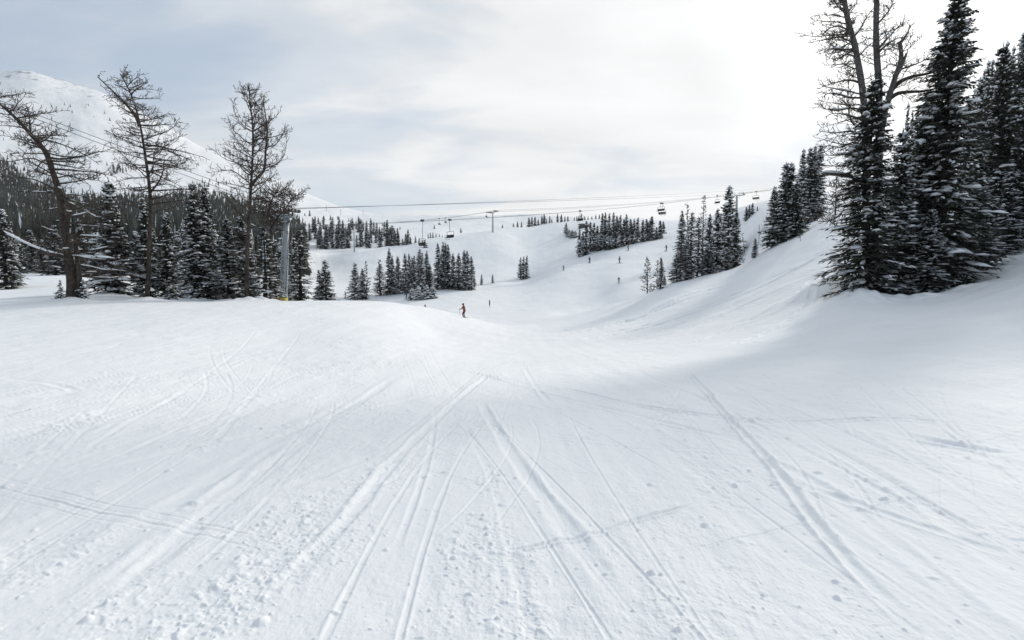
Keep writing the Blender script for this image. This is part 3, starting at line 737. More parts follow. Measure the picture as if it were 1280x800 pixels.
row([(486, 309, 317, 3), (498, 292, 314, 4), (503, 298, 313, 3.5), (507, 292, 314, 4.5), (510, 287, 314, 5), (513, 296, 314, 4), (519, 295, 314, 4), (524, 297, 312, 3.5)], 'in the patch above the long clump', 'firs at the top of the white slope', 'dark fir', ['far_a', 'far_b', 'mid_a'], Y=lambda p, b: 284)

# wood on the top of the open hill
c1 = [(642, 279, 281), (647, 277, 281), (652, 277, 281), (661, 272, 279), (665, 271, 279), (669, 271, 279), (673, 274, 279), (677, 269, 279), (680, 268, 279), (683, 273, 279), (687, 270, 279), (690, 273, 279), (697, 267, 278), (702, 268, 277), (706, 270, 277), (710, 270, 276),
      (718, 271, 276), (721, 270, 276), (724, 270, 276), (727, 267, 276), (731, 270, 276), (735, 270, 276), (740, 270, 276), (745, 268, 276), (749, 268, 276)]
row([(a, b, c, 3.2) for a, b, c in c1], 'along the crest of the open hill', 'firs along the crest', 'small fir', ['far_a', 'far_b'], Y=lambda p, b: 350 + (p - 640) * .33)
c2 = [(753, 267, 302), (757, 266, 300), (762, 267, 303), (767, 266, 303), (771, 270, 303), (776, 269, 304), (780, 274, 304), (783, 268, 303), (788, 274, 304), (793, 274, 302), (798, 272, 302), (804, 275, 301), (808, 274, 300), (813, 276, 300), (829, 277, 298), (833, 289, 297), (837, 293, 296)]
row([(a, b, c, 4.5) for a, b, c in c2], 'in the hill wood\'s back row', 'back row of the hill wood', 'dark fir', ['far_a', 'far_b'], Y=lambda p, b: 262 - (p - 750) * .15)
c3 = [(725, 286, 321, 5), (729, 290, 320, 5), (733, 277, 318, 6), (738, 278, 314, 5), (743, 279, 314, 5), (747, 283, 314, 6), (751, 285, 313, 6), (757, 284, 312, 6), (763, 286, 312, 6), (770, 281, 310, 8), (777, 285, 308, 7), (784, 283, 306, 7), (790, 284, 305, 7), (797, 282, 303, 7), (804, 283, 302, 7), (810, 278, 301, 8), (815, 271, 300, 9), (821, 284, 299, 7), (825, 276, 298, 5)]
row([q for q in c3], 'in the hill wood\'s front row', 'front row of the hill wood', 'snow-flecked fir', ['far_a', 'far_c', 'far_a'])
row([(708, 279, 293, 5, 'far_c'), (711, 287, 296, 5, 'bush'), (715, 288, 297, 5, 'bush'), (719, 289, 297, 5, 'bush')], 'on the lip beside the snowed-in hut', 'snowy young firs by the hut', 'snow-plastered young fir', ['bush'])

# left-hand firs behind the larches
G_L = 'firs among the larches on the left'
fir('mid_c', 137, 228, Y=43, hw=31, label='wide-skirted dark fir with a bare foot between the two leftmost larches', group=G_L, rot=1)
fir('mid_a', 178, 248, Y=45, hw=17, label='dark fir just left of the second larch trunk', group=G_L)
fir('mid_a', 206, 266, Y=45, hw=17, label='dark fir just right of the second larch trunk', group=G_L)
fir('hero_c', 240, 229, Y=44, hw=25, label='left of two thin-topped firs between the second and third larches', group=G_L)
fir('hero_c', 256, 234, Y=45, hw=24, label='right of two thin-topped firs between the second and third larches', group=G_L)
fir('hero_c', 284, 274, Y=42.5, hw=29, label='very dark snow-spotted fir left of the third larch trunk', group=G_L)
fir('mid_a', 300, 268, Y=45, hw=20, label='dark fir directly behind the third larch trunk', group=G_L)
fir('mid_brown', 328, 284, Y=42, hw=19, label='brownish thin fir between the third larch and the lift pole', group=G_L)
fir('mid_brown', 343, 300, Y=45, hw=13, label='brownish fir touching the left side of the lift pole', group=G_L)
fir('mid_brown', 374, 288, Y=52, hw=18, label='dark rounded fir directly right of the lift pole', group=G_L)
fir('mid_a', 366, 298, Y=55, hw=13, label='dark fir half hidden behind the lift pole', group=G_L)
fir('mid_c', 406, 326, Y=58, hw=15, label='lone short fir standing on the white slope right of the lift pole', group=G_L)
fir('mid_b', 398, 338, Y=58.6, hw=8, label='small second leader leaning on the left of the lone short fir', group=G_L)
fir('mid_a', 3, 262, Y=52, hw=17, label='dark fir cut by the left edge of the frame', group=G_L)
fir('mid_b', 12, 285, Y=55, hw=10, label='slim fir beside the one cut by the left edge', group=G_L)
fir('sapling', 75, 351, Y=35.5, hw=9, label='snowy sapling at the left foot of the leaning larch', group=G_L)
fir('sapling', 104, 350, Y=35.5, hw=9, label='snowy sapling at the right foot of the leaning larch', group=G_L)
fir('sapling', 210, 360, Y=40, hw=8, label='short sapling in the snow right of the second larch trunk', group=G_L)
bk = [(22, 296), (36, 288), (52, 300), (66, 282), (84, 292), (99, 276), (116, 290), (130, 284), (150, 280), (170, 290), (192, 286), (222, 290), (230, 276), (268, 288), (312, 292), (352, 298)]
row([(a, b, 0, 15 if i % 2 else 12) for i, (a, b) in enumerate(bk)], 'in the hollow behind the left-hand larches', 'firs in the hollow behind the larches', 'dim dark fir', ['mid_a', 'mid_b', 'mid_c'], Y=lambda p, b: 84 + (p * 7 % 23))

# wooded band at the foot of the mountain
rb = random.Random(3)
n = 0
while n < 84:
    px = rb.uniform(379, 497); t = rb.random()
    lo = 312 if px < 441 else 312 - (px - 441) * .09
    hi = 284 + max(0, px - 440) * .25 if px > 400 else 288
    base = lo + 1 - (lo - hi) * t ** 1.5
    if rb.random() < .25 and t > .4: continue
    h = hit(px, base, 330)
    if h is None: continue
    sz = 9800 / h[1] * rb.uniform(.7, 1.25)
    fir(rb.choice(['far_a', 'far_b']), px, base - sz, Y=h[1], hw=sz * .17, label='tiny dark conifer in the far wooded band at the foot of the mountain', group='conifers of the far wooded band')
    n += 1
for i, (px, top, base) in enumerate([(387, 263, 270), (381, 266, 270), (405, 270, 275), (413, 269, 275), (398, 272, 280), (422, 270, 274), (436, 273, 277), (464, 276, 281), (478, 278, 282), (483, 278, 282), (543, 281, 286), (500, 283, 287), (576, 285, 291), (628, 280, 285)]):
    h = hit(px, base)
    fir(rb.choice(['far_a', 'far_c']), px, top, Y=h[1], hw=(base - top) * .26, label='speck of a lone conifer scattered on the far white slope', group='lone conifers on the far slope')
row([(535, 292, 299, 2), (538, 291, 299, 2.5), (541, 291, 298, 2.5), (545, 292, 298, 2), (549, 293, 298, 2), (553, 294, 298, 2)], 'in the short line behind the hanging chairs', 'short line of firs behind the chairs', 'far dark fir', ['far_a'], Y=lambda p, b: 345)

# the forest on the lower mountain: one mass
def forest():
    K = MB(); rf = random.Random(12)
    def tree(p, h, r):
        a0 = rf.uniform(0, 6.28); n = 5
        for lev in range(4):
            z0 = h * (.02 + .23 * lev); z1 = h * (.42 + .20 * lev) if lev < 3 else h
            rr = r * (1 - .24 * lev) * rf.uniform(.8, 1.15)
            ring = [(p[0] + rr * rf.uniform(.55, 1.15) * math.cos(a0 + 6.283 * j / n), p[1] + rr * rf.uniform(.55, 1.15) * math.sin(a0 + 6.283 * j / n), p[2] + z0 - rf.uniform(0, .05) * h) for j in range(n)]
            tip = (p[0], p[1], p[2] + z1)
            for j in range(n):
                K.tri(ring[j], ring[(j + 1) % n], tip, 1 if rf.random() < .025 else 0)
    k = 0; tries = 0
    while k < 12500 and tries < 90000:
        tries += 1
        px = rf.uniform(-330, 382) if rf.random() < .45 else rf.uniform(-40, 382); py = rf.uniform(196, 344)
        line = np.interp(px, [-60, 0, 50, 100, 150, 200, 250, 290, 330, 382], [196, 202, 224, 243, 246, 242, 232, 248, 262, 284])
        dens = (py - line) / 14 + .9 * float(perlin(np.array([px / 34.]), np.array([py / 13.]), 5)[0])
        if rf.random() > dens + .05: continue
        hh = hit(px, py, 140)
        if hh is None or hh[1] < 140: continue
        gz = hh[2]; h = rf.uniform(8, 16) * (.75 if py < 255 else 1)
        tree((hh[0], hh[1], gz - .4), h, h * rf.uniform(.15, .24)); k += 1
    for (cx_, cy_, sx, sy, n) in ((148, 213, 17, 5, 46), (205, 216, 14, 4, 10), (118, 222, 12, 4, 10), (230, 206, 20, 8, 10), (260, 232, 22, 6, 30), (300, 240, 20, 6, 20), (345, 258, 16, 5, 14), (60, 170, 60, 14, 14), (110, 140, 30, 8, 8), (180, 190, 30, 10, 10), (8, 205, 14, 12, 30), (315, 255, 18, 5, 24)):
        for _ in range(n):
            px, py = rf.gauss(cx_, sx * .55), rf.gauss(cy_, sy * .55)
            hh = hit(px, py)
            if hh is None or hh[1] < 300: continue
            h = rf.uniform(4, 10); tree((hh[0], hh[1], hh[2] - .4), h, h * rf.uniform(.15, .25))
    print('forest trees', k)
    tag(K.build('distant_forest', [M['needles'], M['tree_snow']], smooth=False), 'dark conifer forest spread over the lower slopes of the snowy mountain', 'forest', kind='stuff')
forest()

# ------------------------------------------------------------------ bare larches
def wpts(pts, Y, dy=None):
    out = []
    for i, p in enumerate(pts):
        out.append(Vector(pix(p[0], p[1], Y + (dy[i] if dy else 0))))
    return out

def smooth_line(P, n=4):
    P = [Vector(p) for p in P]; out = []
    for i in range(len(P) - 1):
        p0, p1, p2, p3 = P[max(i - 1, 0)], P[i], P[i + 1], P[min(i + 2, len(P) - 1)]
        for k in range(n):
            t = k / n
            out.append(.5 * (2 * p1 + (p2 - p0) * t + (2 * p0 - 5 * p1 + 4 * p2 - p3) * t * t + (3 * p1 - p0 - 3 * p2 + p3) * t ** 3))
    out.append(P[-1]); return out

def along(P, t):
    k = t * (len(P) - 1); i = min(int(k), len(P) - 2); return P[i].lerp(P[i + 1], k - i)

class Larch:
    def __init__(s, seed, snow=.3, tw=.0135):
        s.rd = random.Random(seed); s.T, s.B, s.S = MB(), MB(), MB(); s.snow = snow; s.tw = tw
    def stem(s, P, r0, r1, sides=9, rough=.08):
        P = smooth_line(P, 4); n = len(P)
        s.T.tube(P, [(r0 + (r1 - r0) * (i / (n - 1)) ** .62) * (1 + s.rd.uniform(-rough, rough)) for i in range(n)], sides)
        return P
    def twig(s, p, d, l):
        rd = s.rd; a = p + d * l * .5 + Vector((rd.gauss(0, .08), rd.gauss(0, .08), rd.gauss(0, .06) + .03)) * l
        e = p + d * l + Vector((rd.gauss(0, .16), rd.gauss(0, .16), rd.gauss(0, .12) + .08)) * l
        s.B.tube([p, a, e], [s.tw * 1.25, s.tw, s.tw * .55], 3, cap=False)
        return a, e
    def limb(s, p, d, l, r, up=.15, depth=2, nsub=9, wig=.10):
        rd = s.rd; d = d.normalized(); P = [p]; n = 7; cur = d.copy()
        for i in range(n):
            cur = (cur + Vector((rd.gauss(0, wig), rd.gauss(0, wig), rd.gauss(0, wig) + up * (.25 + i / n) * .35))).normalized()
            P.append(P[-1] + cur * l / n)
        s.finish_limb(P, r, l, depth, nsub)
    def finish_limb(s, P, r, l, depth=2, nsub=9):
        rd = s.rd; n = len(P) - 1
        s.B.tube(P, [max(s.tw * .8, r * (1 - .88 * i / n)) for i in range(n + 1)], 5 if r > .03 else 4)
        if rd.random() < s.snow and l > .8:
            a = rd.uniform(.1, .4); e = min(.95, a + rd.uniform(.25, .55)); m = 5
            snow_strip(s.S, [along(P, a + (e - a) * i / (m - 1)) + Vector((0, 0, r * .55 + .01)) for i in range(m)], max(.06, r * 2.1), max(.035, r * .9), rd)
        for k in range(nsub):
            t = .15 + .85 * (k + rd.random()) / nsub
            q = along(P, t); d = (along(P, min(1, t + .05)) - along(P, max(0, t - .05))).normalized()
            ax = Vector((rd.gauss(0, 1), rd.gauss(0, 1), rd.gauss(0, 1))); ax = ax - d * ax.dot(d)
            if ax.length < .01: continue
            ax.normalize(); dd = (d * rd.uniform(.35, .9) + ax * rd.uniform(.5, .95) + Vector((0, 0, .15))).normalized()
            ll = l * rd.uniform(.16, .36) * (1.1 - .55 * t)
            if depth > 1:
                mid, end = s.twig(q, dd, max(ll, .25))
                for _ in range(2 if ll > .35 else 1):
                    a2 = Vector((rd.gauss(0, 1), rd.gauss(0, 1), rd.gauss(0, 1))).normalized()
                    s.twig(mid.lerp(end, rd.uniform(-.5, .8)), (dd * .7 + a2 * .7).normalized(), max(ll, .25) * rd.uniform(.35, .65))
            else: s.twig(q, dd, max(ll, .2))
    def px_limb(s, pts, Y, r, dy=0, depth=2, nsub=12):
        n = len(pts); P = smooth_line(wpts(pts, Y, [dy * (i / max(1, n - 1)) for i in range(n)]), 3)
        s.finish_limb(P, r, (P[-1] - P[0]).length, depth, nsub)
    def boughs(s, P, t0, t1, n, Lf, rf=.021, up=.12, tilt=(-.25, .35), bias=None, nsub=9):
        rd = s.rd
        for k in range(n):
            t = t0 + (t1 - t0) * (k + rd.random()) / n
            az = rd.uniform(0, 6.283); L = Lf(t, az) * rd.uniform(.55, 1.2)
            if L < .15: continue
            d = Vector((math.cos(az), math.sin(az), rd.uniform(*tilt) + .25 * t))
            s.limb(along(P, t), d, L, max(.022, L * rf), up, nsub=max(4, int(nsub * min(1, .35 + L / 3))))
    def build(s, base, label, group=None, bark='larch_bark', name='larch_tree', twig='twig'):
        base = Vector(base); o = empty(name, base)
        for mb, nm, m in ((s.T, 'trunk', M[bark]), (s.B, 'branches', M[twig]), (s.S, 'snow_clumps', M['tree_snow'])):
            if not mb.f: continue
            mb.v = [(v[0] - base.x, v[1] - base.y, v[2] - base.z) for v in mb.v]
            mb.build(nm, m, o)
        return tag(o, label, 'tree', group)

def foot(px, Y):
    x = float(pix(px, 372, Y)[0]); return Vector((x, Y, ground_z(x, Y)))

G_LL = 'bare larches on the left'
# 1: thick old larch leaning left
Y = 35.5; b = foot(89, Y); l = Larch(101, .55)
P = l.stem([b - Vector((0, 0, .5)), b + Vector((.05, 0, .15))] + wpts([(89, 345), (85, 318), (81, 285), (75, 245), (66, 215), (57, 190), (42, 172), (22, 150), (2, 132), (-24, 112)], Y, [0, 0, 0, -.1, -.2, -.3, -.3, -.2, 0, .2]), .40, .05, 11)
l.T.tube([b - Vector((-.55, 0, .3)), *wpts([(99, 350), (97, 325), (94, 300), (90, 270)], Y, [.1] * 4)], [.2, .17, .14, .1, .05], 7)
Q = P[8:]
l.boughs(Q, 0,   .98, 92, lambda t, az: 3.1 * (1 - .45 * t) * (1 + .30 * math.cos(az)), up=.05, tilt=(-.3, .2), nsub=11)
for pts, r in (([(82, 321), (60, 318), (38, 305), (18, 292), (-8, 284)], .11), ([(86, 318), (105, 322), (128, 325), (152, 323)], .07), ([(70, 238), (45, 225), (20, 222), (-5, 220)], .06), ([(64, 208), (40, 198), (12, 202), (-10, 199)], .05),
               ([(42, 172), (70, 178), (100, 190), (122, 204)], .06), ([(20, 148), (45, 143), (62, 141), (78, 138)], .045), ([(75, 245), (95, 243), (118, 252), (128, 262)], .05), ([(84, 285), (110, 282), (135, 288)], .05),
               ([(57, 190), (80, 196), (105, 195), (118, 190)], .05), ([(86, 262), (105, 262), (122, 272), (138, 268)], .05), ([(80, 258), (55, 262), (30, 252)], .04), ([(66, 215), (95, 222), (125, 226)], .05)):
    l.px_limb(pts, Y, r, l.rd.uniform(-1.5, 1.5), nsub=14)
for (x0, y0, x1, y1) in ((82, 321, -5, 284), (88, 320, 150, 324)):
    n = 9; W = [Vector(pix(x0 + (x1 - x0) * i / n, y0 + (y1 - y0) * i / n - 1.2 + (5 * math.sin(3.14 * i / n) if x1 < 0 else 0), Y)) for i in range(n)]
    snow_strip(l.S, W, .24, .10, l.rd)
l.build(b, 'thick old leafless larch leaning left at the left edge, snow along its lowest bough', G_LL)
# 2: forked larch
Y = 38.5; b = foot(184, Y); l = Larch(102, .22)
P = l.stem([b - Vector((0, 0, .5)), b] + wpts([(186, 330), (187, 295), (188, 250), (184, 212), (180, 185), (176, 160), (170, 136), (161, 112), (150, 92)], Y, [0, 0, .1, .2, .2, .1, 0, 0, 0]), .20, .026, 9)
l.stem(wpts([(175, 158), (168, 143), (155, 128), (140, 113), (122, 96)], Y, [0, -.1, -.3, -.4, -.6]), .13, .03, 6)
l.stem(wpts([(188, 240), (198, 228), (204, 214), (205, 200)], Y, [0, .2, .4, .5]), .09, .02, 6)
l.boughs(P, .36, .985, 88, lambda t, az: 2.75 * math.sin(min(1, (1.12 - t) * 1.5) * 1.57) * (1 + .25 * math.cos(az)), up=.06, tilt=(-.25, .25), nsub=11)
l.boughs(P, .12, .36, 12, lambda t, az: 1.2, up=.03, tilt=(-.5, .0), nsub=6)
fk = smooth_line(wpts([(175, 158), (168, 143), (155, 128), (140, 113), (122, 96)], Y, [0, -.1, -.3, -.4, -.6]), 4)
l.boughs(fk, .2, .98, 14, lambda t, az: .9, up=.05, tilt=(-.2, .3), nsub=7)
for pts, r in (([(186, 205), (205, 200), (222, 205), (236, 200)], .045), ([(180, 185), (200, 180), (222, 172), (228, 160)], .04), ([(183, 215), (165, 205), (152, 192), (142, 184)], .035), ([(174, 152), (195, 148), (212, 142), (220, 150)], .035), ([(187, 235), (210, 230), (232, 240), (240, 238)], .04)):
    l.px_limb(pts, Y, r, l.rd.uniform(-1, 1), nsub=13)
l.build(b, 'tall straight leafless larch with a bent fork pointing left, second from the left', G_LL)
# 3: larch with curled twigs
Y = 40.5; b = foot(308, Y); l = Larch(103, .15)
P = l.stem([b - Vector((0, 0, .5)), b] + wpts([(309, 320), (311, 280), (314, 230), (316, 190), (316, 160), (313, 130), (311, 108)], Y, [0, 0, 0, .1, .1, 0, 0]), .22, .025, 9)
STEM2 = smooth_line(wpts([(314, 232), (322, 222), (330, 212), (332, 190), (334, 165), (332, 145), (329, 128)], Y, [0, -.2, -.3, -.3, -.3, -.2, -.2]), 4)
l.T.tube(STEM2, [.12 - .1 * i / (len(STEM2) - 1) for i in range(len(STEM2))], 6)
l.boughs(P, .42, .985, 80, lambda t, az: 2.6 * math.sin(min(1, (1.08 - t) * 1.7) * 1.57), up=.42, tilt=(-.1, .35), nsub=11)
l.boughs(STEM2, .15, .98, 34, lambda t, az: 1.5 * (1.15 - .6 * t), up=.6, tilt=(-.1, .4), nsub=9)
l.boughs(P, .14, .42, 20, lambda t, az: 1.9, up=.10, tilt=(-.3, .2), nsub=8)
for pts, r in (([(314, 218), (300, 206), (280, 198), (266, 186)], .05), ([(313, 230), (292, 214), (275, 214), (262, 216)], .045), ([(311, 283), (300, 268), (288, 254), (277, 240)], .11), ([(312, 262), (300, 256), (288, 244), (275, 238)], .07), ([(331, 210), (345, 206), (354, 196), (358, 180), (356, 164)], .04), ([(333, 185), (345, 180), (354, 168), (358, 158)], .035),
               ([(314, 190), (300, 180), (290, 165), (288, 150)], .035), ([(315, 165), (300, 155), (292, 138), (294, 122)], .03), ([(316, 250), (335, 247), (350, 245), (360, 240)], .04)):
    l.px_limb(pts, Y, r, l.rd.uniform(-1.2, 1.2), nsub=14)
l.build(b, 'tall leafless larch with two upright stems and curled twigs, third from the left', G_LL)
# 4: smaller curly larch against the pole
Y = 44; b = foot(338, Y); l = Larch(104, .2)
P = l.stem([b - Vector((0, 0, .5)), b] + wpts([(338, 320), (339, 285), (336, 265), (340, 250), (346, 240)], Y), .14, .02, 7)
S2 = smooth_line(wpts([(339, 285), (347, 272), (356, 262), (364, 250), (372, 244)], Y, [0, -.4, -.8, -1, -1]), 4)
l.T.tube(S2, [.08 - .06 * i / (len(S2) - 1) for i in range(len(S2))], 6)
l.boughs(P, .45, .98, 64, lambda t, az: 1.7, up=.35, tilt=(-.1, .4), nsub=10)
l.boughs(S2, .1, .98, 62, lambda t, az: 1.3, up=.35, tilt=(-.2, .4), nsub=10)
l.build(b, 'smaller leafless larch whose curly crown hides the head of the near lift pole', G_LL)

# right: the big dead larch with three stems
Y = 38.3; b = foot(1084, Y); l = Larch(105, .45, .0165)
GB = [b - Vector((0, 0, .5)), b]
PA = l.stem(GB + wpts([(1083, 300), (1083, 230), (1082, 170), (1079, 120), (1072, 75), (1067, 50), (1061, 30), (1056, 2), (1054, -30), (1050, -60)], Y, [0, 0, 0, 0, -.1, -.2, -.2, -.2, -.2, -.2]), .31, .12, 10)
PB = l.stem(GB + wpts([(1094, 290), (1098, 200), (1099, 120), (1096, 70), (1095, 35), (1096, 0), (1096, -40), (1097, -80)], Y + .3, [0, 0, 0, 0, 0, 0, 0, 0]), .33, .13, 10)
PC = l.stem(wpts([(1098, 190), (1104, 150), (1111, 122), (1119, 97), (1126, 76), (1126, 62), (1124, 52)], Y, [.3, 0, -.3, -.6, -.8, -.8, -.8]), .24, .11, 8)
l.stem(wpts([(1119, 97), (1128, 80), (1133, 67)], Y, [-.6, -.9, -1]), .14, .07, 7)
for pts, r in (([(1115, 112), (1124, 103), (1140, 96), (1160, 92), (1185, 83), (1198, 78)], .13), ([(1110, 125), (1122, 117), (1138, 115), (1155, 114), (1172, 111), (1182, 117)], .12), ([(1120, 96), (1124, 88), (1134, 84), (1150, 78), (1166, 70)], .07), ([(1124, 54), (1130, 49), (1135, 40), (1139, 31)], .06),
               ([(1098, 66), (1108, 56), (1118, 50), (1126, 47)], .06), ([(1097, 30), (1106, 20), (1112, 12), (1117, 0), (1120, -8)], .05), ([(1097, 62), (1106, 52), (1115, 42), (1123, 33), (1130, 29)], .06), ([(1066, 47), (1074, 38), (1082, 24), (1088, 14)], .06), ([(1064, 40), (1050, 33), (1036, 36), (1028, 44)], .05),
               ([(1069, 62), (1058, 62), (1046, 61), (1035, 62), (1031, 66)], .06), ([(1071, 72), (1060, 68), (1050, 72), (1045, 73)], .05), ([(1077, 104), (1062, 100), (1045, 103), (1028, 108)], .07), ([(1079, 122), (1062, 122), (1048, 118), (1034, 117), (1028, 123)], .06),
               ([(1080, 138), (1064, 135), (1048, 138), (1032, 136), (1026, 129)], .06), ([(1081, 150), (1066, 146), (1050, 142), (1036, 143)], .06), ([(1082, 170), (1064, 164), (1045, 166), (1024, 164)], .07), ([(1082, 182), (1066, 178), (1052, 184), (1036, 182), (1026, 184)], .06), ([(1083, 196), (1066, 192), (1048, 194), (1028, 194)], .07),
               ([(1083, 212), (1066, 206), (1050, 208), (1030, 206)], .07), ([(1083, 232), (1064, 230), (1048, 234), (1036, 232)], .06), ([(1082, 160), (1064, 152), (1060, 120), (1062, 90)], .06), ([(1083, 250), (1066, 246), (1050, 252), (1038, 251)], .05), ([(1058, 8), (1046, 4), (1036, 6)], .04), ([(1056, 20), (1064, 10), (1072, 4)], .04),
               ([(1083, 285), (1060, 262), (1046, 272), (1030, 277), (1008, 273)], .07), ([(1083, 300), (1058, 290), (1042, 280), (1030, 270)], .07)):
    l.px_limb(pts, Y, r * 1.3, l.rd.uniform(-1.2, .6), nsub=20)
l.boughs(PA, .30, .92, 64, lambda t, az: 2.2 * (1 - .35 * math.cos(az)), up=.05, tilt=(-.25, .3), nsub=10)
l.boughs(PB, .50, .95, 34, lambda t, az: 1.4, up=.15, tilt=(0, .5), nsub=9)
l.boughs(PC, .2, .95, 26, lambda t, az: 1.3 * (1 + .3 * math.cos(az)), up=.15, tilt=(0, .4), nsub=10)
st = l.stem(wpts([(1082, 232), (1066, 222), (1052, 219), (1028, 217)], Y, [0, -.6, -.9, -1.2]), .12, .09, 8)
snow_strip(l.S, [p + Vector((0, 0, .12)) for p in st[4:]], .26, .11, l.rd)
l.build(b, 'huge dead larch with three bare stems rising out of the right-hand firs', 'bare larches on the right', 'grey_bark')

def small_larch(seed, px, top, base, Y, hw, label, group=None, n=30, dead=False, lean=0):
    if Y is None: Y = hit(px, base)[1]
    b = foot(px, Y); zt = pix(px, top, Y)[2]; H = zt - b.z; R_ = hw * Y / F
    l = Larch(seed, .25, max(.015, Y * .00028))
    P = l.stem([b - Vector((0, 0, .3)), b + Vector((lean * .2, 0, H * .3)), b + Vector((lean * .6, .1, H * .65)), b + Vector((lean, 0, H))], .016 * H + .02, .012, 6)
    if not dead: l.boughs(P, .12, .97, int(n * 1.7), lambda t, az: R_ * (1.05 - t) * 1.3, rf=.02, up=.12, tilt=(-.2, .25), nsub=10)
    else: l.boughs(P, .3, .97, 9, lambda t, az: R_, rf=.02, up=.05, tilt=(-.3, .2), nsub=3)
    l.build(b, label, group)
small_larch(201, 809, 320, 367, None, 11, 'small bare larch alone on the piste edge, left of the slim young fir')
small_larch(202, 821, 325, 361, None, 6, 'thin bare larch touching the slim young fir on the piste edge', n=22)
small_larch(203, 877, 243, 0, 92, 12, 'tall thin bare larch rising from the middle of the clump on the brow', G_D, n=44)
small_larch(204, 861, 252, 0, 89, 12, 'bare bent larch with a forked top at the left of the clump on the brow', G_D, n=40, lean=-.6)
small_larch(205, 850, 303, 0, 85, 12, 'bare larch spreading over the left front corner of the clump on the brow', G_D, n=30)
small_larch(206, 929, 292, 319, None, 4, 'dead leaning larch stick right of the tallest fir on the brow', G_D, dead=True, lean=-.5)
small_larch(207, 1040, 206, 0, 82, 9, 'thin bare larch between the spires and the right-hand firs', None, n=34)
small_larch(208, 998, 289, 303, None, 2.5, 'short dead snag in the snow in front of the thick clump', None, dead=True)
small_larch(209, 458, 326, 374, None, 9, 'bare larch beside the left end of the long clump below the chairs', None, n=34)
small_larch(210, 475, 324, 370, None, 9, 'bare larch fronting the snow-dusted firs at the left of the long clump', None, n=34)

# ------------------------------------------------------------------ lifts
def rope_pt(a, b, t, sag): return a.lerp(b, t) - Vector((0, 0, 4 * sag * t * (1 - t)))
def rope(name, a, b, sag, r, label, group, n=40):
    o = Vector(a); mb = MB()
    mb.tube([rope_pt(Vector(a), Vector(b), i / n, sag) - o for i in range(n + 1)], r, 5)
    ob = mb.build(name, M['cable']); ob.location = o
    return tag(ob, label, 'cable', group)

def sheaves(mb, c, d, n, r, gap):
    d = Vector(d).normalized(); s = Vector((-d.y, d.x, 0)).normalized()
    L_ = (n - 1) * gap
    for k in range(n):
        p = c + d * (k * gap - L_ / 2); mb.tube([p - s * .07, p + s * .07], r, 10)
    mb.tube([c - d * L_ / 2 - Vector((0, 0, r * .6)), c + d * L_ / 2 - Vector((0, 0, r * .6))], .07, 5)

def tower(loc, ht, r, d, arm, label, n=6, collar=None, detail=True, rs=.25, lean=(0, 0), name='lift_tower'):
    """steel lift mast with a cross arm carrying two wheel batteries; d = direction of the ropes"""
    o = empty(name, loc); d = Vector((d[0], d[1], d[2])).normalized(); s = Vector((d.y, -d.x, 0)).normalized()
    lx = Vector((lean[0], lean[1], 0)); top = Vector((0, 0, ht)) + lx
    mb = MB(); mb.tube([Vector((0, 0, -.8)), top * .33, top * .66, top], [r * 1.12, r * 1.05, r * .9, r * .7], 16); mb.build('pole', M['galv'], o)
    mb = MB()
    c = top + Vector((0, 0, .12)); mb.tube([c - s * arm, c + s * arm], .19 if detail else .16, 8); mb.tube([c - s * arm * .55, top - Vector((0, 0, 1.0))], .07, 6); mb.tube([c + s * arm * .55, top - Vector((0, 0, 1.0))], .07, 6)
    mb.build('crossarm', M['galv'], o)
    ends = []
    for sg in (-1, 1):
        mb = MB(); e = c + s * (sg * arm) + Vector((0, 0, .42)); sheaves(mb, e, d, n, rs, rs * 2.15)
        mb.tube([e - Vector((0, 0, .5)), e], .07, 5); mb.build('sheave_assembly', M['dark_metal'], o)
        ends.append(Vector(loc) + e + Vector((0, 0, rs + .03)))
        mb = MB()
        for hh in (.75, 1.15): mb.tube([c + s * (sg * arm * .3) + Vector((0, 0, hh)), c + s * (sg * arm * .95) + Vector((0, 0, hh))], .03, 4)
        for q in (.3, .95): mb.tube([c + s * (sg * arm * q), c + s * (sg * arm * q) + Vector((0, 0, 1.15))], .03, 4)
        mb.build('catwalk_rail', M['dark_metal'], o)
    if detail:
        mb = MB(); off = Vector((.95, -.3, 0)).normalized() * (r * 1.2 + .12); q = Vector((-off.y, off.x, 0)).normalized() * .2
        for sg in (-1, 1): mb.tube([off + q * sg + Vector((0, 0, 1.1)), off + q * sg + top * .97], .028, 5)
        k = 1.2
        while k < ht * .96:
            f = k / ht; mb.tube([off - q + lx * f + Vector((0, 0, k)), off + q + lx * f + Vector((0, 0, k))], .018, 4); k += .3
        mb.build('ladder', M['dark_metal'], o)
        mb = MB(); mb.tube([Vector((0, 0, -.1)), Vector((0, 0, .62))], r * 1.12 + .10, 14); mb.build('base_padding', M['yellow'], o)
        for f in (.30, .55):
            mb = MB(); mb.tube([top * f - Vector((0, 0, .03)), top * f + Vector((0, 0, .03))], r * 1.13, 16); mb.build('flange_ring', M['galv'], o)
    tag(o, label, 'lift tower', 'lift towers')
    return ends

def at_top(px, py, Y): return Vector(pix(px, py, Y))

